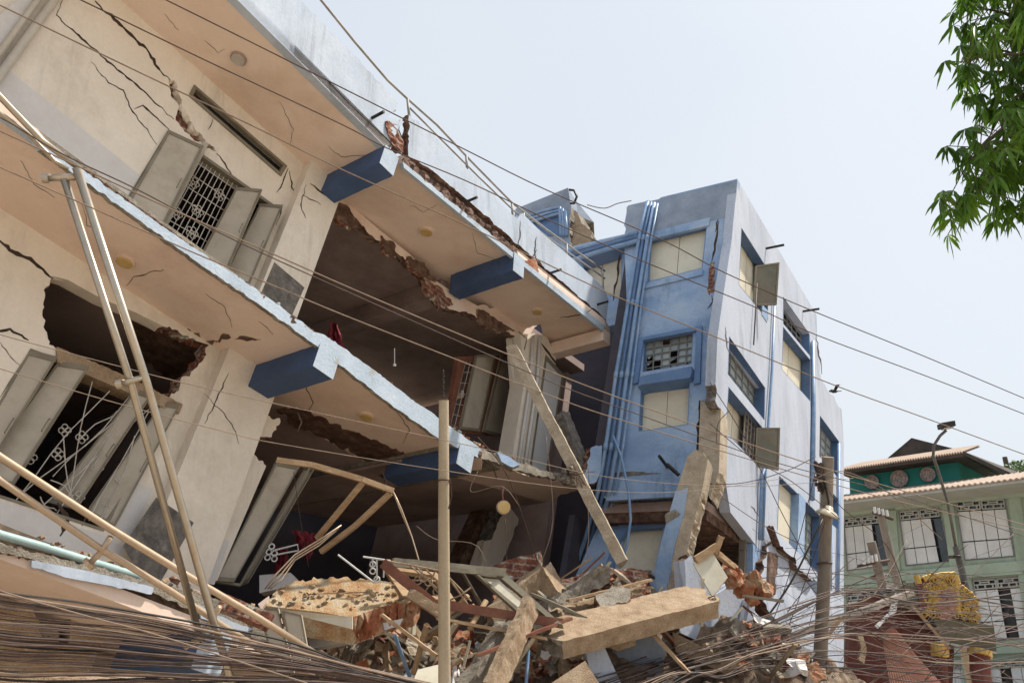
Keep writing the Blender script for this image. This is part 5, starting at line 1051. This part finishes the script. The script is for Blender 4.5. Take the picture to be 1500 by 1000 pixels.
# orange lumps
OL = [((1075, 846), (.42, .3, .42)), ((1092, 862), (.34, .3, .3)), ((1108, 850), (.36, .3, .34)), ((1122, 868), (.26, .2, .3)), ((1100, 878), (.3, .2, .2))]
for (c, s) in OL:
    mb = MB(); hull_chunk(mb, P(*c, 10.2), s, 'orange', int(c[0]), sub_=2); tag(mb.build('brick_lump'), 'big orange lump of broken brickwork piled right of the square cream board', 'brick lump', 'orange brick lumps beside the cream board')
# ================================================================== small rubble, each piece its own
KIND = [('brick_chunk', 'orange', 'small orange chunk of broken brick in the rubble heap', 'brick chunk'), ('brick_chunk', 'brick', 'small dark red chunk of broken brick in the rubble heap', 'brick chunk'),
        ('concrete_chunk', 'concrete', 'small grey-tan chunk of concrete in the rubble heap', 'concrete chunk'), ('plaster_chunk', 'dado', 'small pale flat chunk of plaster in the rubble heap', 'plaster chunk'), ('concrete_chunk', 'dustconc', 'small dusty tan chunk of concrete in the rubble heap', 'concrete chunk')]
ZONE = [((430, 640), (900, 1000), 40), ((655, 860), (845, 1000), 110), ((860, 1000), (850, 1000), 60), ((1000, 1150), (880, 1000), 45), ((1150, 1420), (830, 1000), 60)]
for (ua, ub), (va, vb), n in ZONE:
    for k in range(n):
        p, z = drop(RN.uniform(ua, ub), RN.uniform(va, vb))
        if p is None: continue
        kd = RN.choice(KIND); s = RN.choice([.05, .07, .1, .14, .18]) * (1.0 if z < 11 else 1.3); mb = MB()
        hull_chunk(mb, p + V((0, 0, s * .15)), (s, s * RN.uniform(.6, 1), s * (.3 if kd[0] == 'plaster_chunk' else .6)), kd[1], RN.randrange(9999)); tag(mb.build(kd[0]), kd[2], kd[3], kd[2].replace('small ', '').replace('chunk', 'chunks'))
for k in range(120):
    p, z = drop(*(RN.uniform(560, 880), RN.uniform(845, 1000)) if k % 3 else (RN.uniform(560, 1250), RN.uniform(860, 1000)))
    if p is None: continue
    d = V((RN.uniform(-1, 1), RN.uniform(-.5, .5), RN.uniform(-.1, .8))).normalized(); L = RN.uniform(.25, .9); mb = MB()
    beam(mb, p + V((0, 0, .02)), p + d * L, RN.uniform(.02, .07), RN.uniform(.015, .04), ('wood', 'redwood', 'shutterframe', 'panel')[k % 4], amp=.006, ends=.04, em='wood', n=(6, 1, 1)); cw = ('bare tan', 'red-brown', 'olive', 'cream painted')[k % 4]; tag(mb.build('wood_splinter'), cw + ' splintered stick of wood in the rubble heap', 'wood splinter', cw + ' wood splinters in the rubble')
PK = [('orange', 'orange-brown'), ('dustconc', 'dusty tan'), ('dustconc', 'dusty tan'), ('paletan', 'pale tan'), ('orange', 'orange-brown'), ('dado', 'off-white'), ('concrete', 'grey'), ('brick', 'dark red'), ('brick', 'dark red')]
for k in range(230):
    zone = RN.choice([((640, 860), (850, 1000)), ((640, 860), (870, 1000)), ((860, 1010), (850, 905)), ((440, 640), (910, 1000)), ((1000, 1200), (900, 1000))])
    p, z = drop(RN.uniform(*zone[0]), RN.uniform(*zone[1]))
    if p is None: continue
    m_, cw = RN.choice(PK); n_ = V((RN.uniform(-.8, .8), RN.uniform(-1, -.2), RN.uniform(.1, .9))).normalized(); x = n_.orthogonal().normalized(); y = n_.cross(x); a = RN.uniform(0, 6); x, y = x * math.cos(a) + y * math.sin(a), y * math.cos(a) - x * math.sin(a)
    L, w_, h_ = RN.uniform(.12, .38), RN.uniform(.08, .2), RN.uniform(.02, .07); mb = MB()
    rough_block(mb, p + V((0, 0, .03)) - x * L / 2 - y * w_ / 2, x * L, y * w_, n_ * h_, m_, (9, 6, 2), .03, k, .06, em='brick' if k % 2 else 'concrete'); tag(mb.build('broken_tile'), cw + ' broken flat tile piece lying tilted in the rubble heap', 'tile piece', cw + ' tile pieces in the rubble')
# rim crumbs along the broken slab edges
RIM = [(60, 214), (200, 312), (300, 383), (400, 448), (462, 486), (560, 560), (640, 618), (700, 655), (770, 684), (845, 705)]
for k in range(46):
    t = RN.random() ** .6 * (len(RIM) - 1); i = min(int(t), len(RIM) - 2); f = t - i; u = RIM[i][0] * (1 - f) + RIM[i + 1][0] * f; v = RIM[i][1] * (1 - f) + RIM[i + 1][1] * f
    s = RN.uniform(.03, .1); mb = MB(); hull_chunk(mb, FP.off(-.04).hit(u, v - 4) , (s * 1.3, s, s * .7), RN.choice(['rimblue', 'dustconc', 'concrete', 'orange']), k + 3000)
    o = mb.build('loose_chunk', LB)
for k in range(60):
    u = RN.uniform(0, 440); v = 792 + max(0, u - 40) * .32 - RN.uniform(0, 12); s = RN.uniform(.03, .09); mb = MB(); hull_chunk(mb, FP.off(-RN.uniform(.03, .3)).hit(u, v), (s * 1.5, s, s * .8), RN.choice(['dustconc', 'dustconc', 'concrete', 'brick']), k + 4000)
    mb.build('loose_chunk', LB) if k < 40 else None
# ================================================================== cloths, round lamp
def cloth(pts, z, label, seed):
    mb = MB(); n = 14; m_ = 10; vs = []
    for j in range(m_ + 1):
        for i in range(n + 1):
            u, v = bil(pts, i / n, j / m_); d = noise.noise(V((i * .45 + seed, j * .16, seed))) * .14 + math.sin(i * 1.3 + seed) * .03; vs.append(P(u + noise.noise(V((j * .5, seed, 1))) * 4, v + noise.noise(V((i * .5, seed, 2))) * 6, z + d))
    fs = [(j * (n + 1) + i, j * (n + 1) + i + 1, (j + 1) * (n + 1) + i + 1, (j + 1) * (n + 1) + i) for j in range(m_) for i in range(n)]
    k = len(vs); mb.add(vs, fs, 'cloth'); mb.add([q + V((0, .012, 0)) for q in vs], [f[::-1] for f in fs], 'cloth'); return tag(mb.build('maroon_cloth', smooth=True), label, 'cloth')
cloth([(484, 470), (494, 474), (509, 524), (478, 505)], 10.6, 'maroon cloth hanging in the dark upper room above the broken slab edge', 1)
cloth([(428, 775), (468, 782), (452, 822), (440, 812)], 9.4, 'maroon cloth draped over the hanging window frame in the lower bay', 4)
cloth([(402, 800), (422, 802), (420, 836), (402, 840)], 9.3, 'small maroon cloth beside the white flower-shaped grille piece', 8)
hl = thing('hanging_lamp', 'round yellow ceiling lamp dangling on a cord below the fourth blue beam', 'lamp', P(737, 743, 9.9))
mb = MB(); c = P(737, 743, 9.9); nn = (CAM - c).normalized() + V((.2, 0, .1)); mb.disc(c, nn, .085, .03, 'inner', 24); mb.build('base', hl); mb = MB(); mb.disc(c + nn.normalized() * .031, nn, .075, .015, 'lampglass', 24); mb.build('glass', hl)
mb = MB(); mb.tube([P(737, 733, 9.9), P(736, 724, 9.9), P(737, 712, 9.95)], .012, 'maroon', 6); mb.build('cord', hl)
mb = MB(); mb.tube([P(578, 510, 11), P(578, 533, 11)], .006, 'white', 5); mb.tube([P(578, 533, 11), P(578, 536, 11)], .02, 'white', 8); tag(mb.build('hanging_hook'), 'tiny white hook hanging from the dark room ceiling', 'hook')
# ================================================================== wreckage by the green house
sg = thing('carved_signboard', 'gold carved ornamental board with red centre rising from the wreckage at lower right', 'ornament', P(1375, 870, 17))
SGP = Plane(P(1375, 865, 17), V((-.1, -1, .02)))
S('board', [(1343, 850), (1352, 846), (1398, 840), (1404, 902), (1352, 900)], SGP, .2, 'maroon', sg)
S('board', [(1406, 856), (1426, 870), (1434, 912), (1406, 908)], SGP, .2, 'maroon', sg)
S('side_cheek', [(1343, 855), (1355, 856), (1364, 892), (1348, 890)], SGP, .4, 'maroon', sg, proud=.05)
mb = MB(); mr = MB()
for k in range(330):
    if k % 4 == 3: u = RN.uniform(1407, 1432); v = 860 + (u - 1407) * .45 + RN.uniform(0, 44)
    else: u = RN.uniform(1353, 1403); v = RN.uniform(842, 903)
    if 1374 < u < 1398 and v > 866: 
        mr.ring(SGP.hit(u, v) + SGP.n * .04, SGP.n + V((RN.uniform(-.3, .3), 0, RN.uniform(-.3, .3))), RN.uniform(.03, .06), .022, 'redsheet', 8, 5); continue
    mb.ring(SGP.hit(u, v) + SGP.n * .04, SGP.n + V((RN.uniform(-.4, .4), 0, RN.uniform(-.4, .4))), RN.uniform(.02, .06), .014, 'gold', 10, 5)
for a, b in (((1352, 848), (1370, 843)), ((1370, 843), (1399, 841)), ((1399, 841), (1404, 900)), ((1342, 842), (1346, 855))): mb.tube([SGP.hit(*a), SGP.hit(*b)], .07, 'gold', 8)
mb.build('gold_scrollwork', sg); mr.build('red_scrollwork', sg)
ob = fall('sign_box', 'olive metal box sign under the gold carving, right of the street lamp', 'sign box', [(1366, 902), (1456, 916), (1460, 954), (1380, 938)], 16.6, (-.25, -1, -.05), .7, 'olive', em='olive')[0]
S('pale_edge', [(1378, 938), (1460, 954), (1460, 957), (1378, 941)], Plane(P(1411, 930, 16.6), V((-.25, -1, -.05))), .72, 'eave', ob, proud=.01)
pb = thing('red_gateway', 'collapsed red-painted gateway with pillars under the gold carving', 'gateway', P(1350, 1000, 16.8))
RP2 = Plane(P(1330, 930, 17.2), V((-.1, -1, 0)))
S('red_wall', [(1245, 885, 1), (1300, 868), (1340, 872), (1400, 905), (1395, 1010), (1240, 1010)], RP2, .3, 'maroon', pb, em='brownbreak')
S('ledge', [(1296, 872, 1), (1330, 855), (1372, 868), (1372, 884), (1400, 905), (1340, 892)], RP2, .8, 'olive', pb, em='cement', proud=.5)
for u in (1436,): 
    mb = MB(); mb.tube([P(u + 8, 1020, 16.4), P(u, 985, 16.4), P(u - 1, 955, 16.5)], .19, 'maroon', 14); mb.tube([P(u - 1, 960, 16.45), P(u - 1, 952, 16.5)], .23, 'gold', 14); mb.build('pillar', pb)
mb = MB(); mb.tube([P(1381, 1020, 16.4), P(1378, 985, 16.4), P(1376, 945, 16.5)], .13, 'maroon', 14); mb.tube([P(1377, 960, 16.4), P(1376, 942, 16.45)], .17, 'gold', 14); mb.build('pillar', pb)
mb = MB(); A, B, C_, D_ = P(1292, 934, 14.6), P(1330, 948, 15.2), P(1405, 1030, 13.6), P(1312, 1050, 13.0); n = 44; vs = []
for i in range(n + 1):
    t = i / n; h = V((0, -.5, .8)) * .022 * math.cos(i * math.pi)
    for s in (0, .5, 1): vs.append((A.lerp(B, t)).lerp(D_.lerp(C_, t), s) + h + V((0, 0, .25)) * math.sin(t * 3.14) * (1 - s * .4))
fs = [(3 * i + s, 3 * i + 3 + s, 3 * i + 4 + s, 3 * i + 1 + s) for i in range(n) for s in (0, 1)]
mb.add(vs, fs, 'redsheet'); mb.add([q - V((0, -.005, .01)) for q in vs], [f[::-1] for f in fs], 'redsheet'); tag(mb.build('corrugated_sheet'), 'curved salmon-red corrugated roof sheet sliding down at lower right', 'roof sheet')
fall('white_sheet', 'torn white sheet metal strip standing behind the red gateway', 'sheet', [(1301, 905), (1306, 885), (1312, 868), (1316, 870), (1313, 896), (1296, 905)], 16.2, (.2, -1, .1), .03, 'white')
fall('white_sheet', 'bent white strip lying lower left beside the torn white sheet', 'sheet', [(1282, 915), (1300, 898), (1303, 903), (1286, 920)], 16, (.1, -1, .3), .03, 'white')
fall('wicker_frame', 'bent tan hoop-shaped panel caught in the tangled cables', 'panel', [(1255, 925), (1264, 930), (1270, 950), (1266, 972), (1258, 965), (1262, 948)], 13.5, (.3, -1, .1), .05, 'dustconc')
longbeam('wooden_plank', 'splintered board slanting up through the lower right cable bundle', (1170, 985, 12.6), (1232, 905, 12.8), .1, .05, 'wood', 'plank', .01, .05, em='wood', seed=50)
longbeam('wooden_plank', 'grey rafter lying from the lamp pole towards the red gateway', (1150, 935, 12.9), (1335, 868, 15.6), .12, .1, 'polegrey', 'plank', .01, .05, em='wood', seed=51)
longbeam('wooden_plank', 'straight tan batten crossing the red gateway diagonally', (1334, 884, 15), (1388, 946, 14.6), .05, .05, 'wood', 'plank', .004, .02, em='wood', seed=52)
# ================================================================== bird
bd = MB(); bp = P(1222, 573, 13.5)
def loft(mb, c, rr, m):
    vs = []; fs = []; s = 8
    for (p, a, b) in rr:
        vs += [c + p + V((0, 1, 0)) * a * math.cos(k * 6.2832 / s) + V((0, 0, 1)) * b * math.sin(k * 6.2832 / s) for k in range(s)]
    for i in range(len(rr) - 1): fs += [(i * s + k, i * s + (k + 1) % s, (i + 1) * s + (k + 1) % s, (i + 1) * s + k) for k in range(s)]
    fs += [tuple(range(s)), tuple((len(rr) - 1) * s + k for k in range(s))[::-1]]; mb.add(vs, fs, m)
loft(bd, bp, [(V((-.09, 0, .0)), .004, .003), (V((-.075, 0, .004)), .017, .017), (V((-.05, 0, 0)), .016, .016), (V((-.02, 0, -.004)), .026, .027), (V((.03, 0, -.002)), .022, .022), (V((.06, 0, .002)), .01, .008), (V((.12, 0, .006)), .02, .002)], 'bird')
for s in (-1, 1):
    a = bp + V((-.02, .02 * s, .01)); bd.add([a, a + V((.05, 0, 0)), a + V((.07, .11 * s, .06)), a + V((.01, .10 * s, .065)), a + V((.06, .2 * s, .04))], [(0, 1, 2, 3), (3, 2, 4), (3, 2, 1, 0), (4, 2, 3)], 'bird')
tag(bd.build('bird', smooth=True), 'small dark bird in flight beside the stepped right edge of the lilac wall', 'bird')
# ================================================================== trees
tr = thing('leafy_tree', 'tree with drooping lance-shaped leaves reaching in from the upper right corner', 'tree', (6.6, 6.2, 0))
tb = V((6.6, 6.2, 0)); mb = MB(); mb.tube([tb, tb + V((.1, .1, 2)), tb + V((-.1, .2, 4)), tb + V((-.05, .3, 6)), tb + V((-.2, .3, 8))], .19, 'bark', 12, r1=.06); mb.build('trunk', tr, smooth=True)
BO = [[(1640, 120), (1540, 60), (1470, 15), (1420, 8), (1380, 12)], [(1640, 120), (1560, 90), (1500, 70), (1450, 40), (1410, 30)], [(1640, 200), (1550, 120), (1490, 100), (1430, 100), (1385, 112)], [(1640, 200), (1560, 150), (1500, 110), (1450, 95), (1415, 100)],
      [(1640, 260), (1560, 190), (1500, 170), (1460, 165)], [(1640, 300), (1570, 240), (1500, 200), (1450, 205), (1410, 238), (1392, 258)], [(1640, 300), (1560, 260), (1500, 225), (1460, 240), (1420, 270), (1400, 305), (1392, 325)], [(1640, 300), (1570, 280), (1510, 250), (1475, 262), (1440, 285)],
      [(1640, 340), (1580, 320), (1520, 305), (1490, 315), (1476, 330)], [(1640, 20), (1560, 0), (1500, -20), (1440, -30)], [(1640, 60), (1580, 30), (1520, 20), (1470, 40)], [(1640, 150), (1580, 120), (1530, 140), (1480, 150)], [(1700, 200), (1620, 220), (1560, 200), (1520, 240)], [(1640, 60), (1600, -10), (1560, -60), (1480, -80)]]
lm = MB(); cm = MB()
def leaf_(mb, b, d, L, w_, m='leaf'):
    s = d.cross(V((RN.uniform(-1, 1), RN.uniform(-1, 1), .3))).normalized() * w_; dr = V((0, 0, -.18 * L))
    a = b + d * L * .35 + dr * .2; c = b + d * L * .7 + dr * .7; e = b + d * L + dr * 1.6; f = s.cross(d).normalized() * w_ * .35
    mb.add([b, a - s + f, a, a + s + f, c - s * .8 + f, c, c + s * .8 + f, e], [(0, 1, 2), (0, 2, 3), (1, 4, 5, 2), (2, 5, 6, 3), (4, 7, 5), (5, 7, 6)], m)
for bi, bo in enumerate(BO):
    bo = [(u + 22, v - 20) for u, v in bo]
    z0 = 7.4; pts = [P(u, v, z0 + .25 * math.sin(bi * 2.1) - .1 * i + RN.uniform(-.15, .15)) for i, (u, v) in enumerate(bo)]
    st = V((tb.x - .1, tb.y + .25, max(3.5, pts[0].z - 1))); lm.tube([st] + pts, .03, 'bark', 6, r1=.005)
    for i in range(len(pts) - 1):
        for k in range(24 if bi in (4, 10, 11, 12, 13, 9) or i < 2 else 12):
            t = RN.random(); b = pts[i].lerp(pts[i + 1], t) + V((RN.gauss(0, .10), RN.gauss(0, .28), RN.gauss(0, .08)))
            lm.tube([pts[i].lerp(pts[i + 1], t), b], .004, 'bark', 4)
            for q in range(RN.randint(6, 11)):
                d = V((RN.gauss(-.1, .55), RN.gauss(0, .5), -RN.uniform(.3, 1.1))).normalized(); leaf_(cm, b, d, RN.uniform(.10, .21), RN.uniform(.011, .021))
lm.build('limbs', tr); cm.build('crown', tr)
t2 = thing('distant_tree', 'green treetop showing above the green house roof at the right edge', 'tree', (22, 36, 0))
mb = MB(); mb.tube([V((22, 36, 0)), V((22.1, 36, 5)), V((22, 36, 10))], .3, 'bark', 8, r1=.1); mb.build('trunk', t2)
mb = MB(); c = P(1515, 700, 36)
for k in range(2600):
    d = V((RN.gauss(0, 1), RN.gauss(0, 1), RN.gauss(0, 1))).normalized() * RN.random() ** .4; p = c + V((d.x * 1.5, d.y * 1.5, d.z * .9)); p += noise.noise_vector(p * .9) * .35
    s = V((RN.uniform(-1, 1), RN.uniform(-1, 1), RN.uniform(-1, 1))).normalized() * .09; r_ = s.orthogonal() * .6; mb.add([p - s, p + r_, p + s, p - r_], [(0, 1, 2, 3)], 'leaf2')
mb.build('crown', t2)
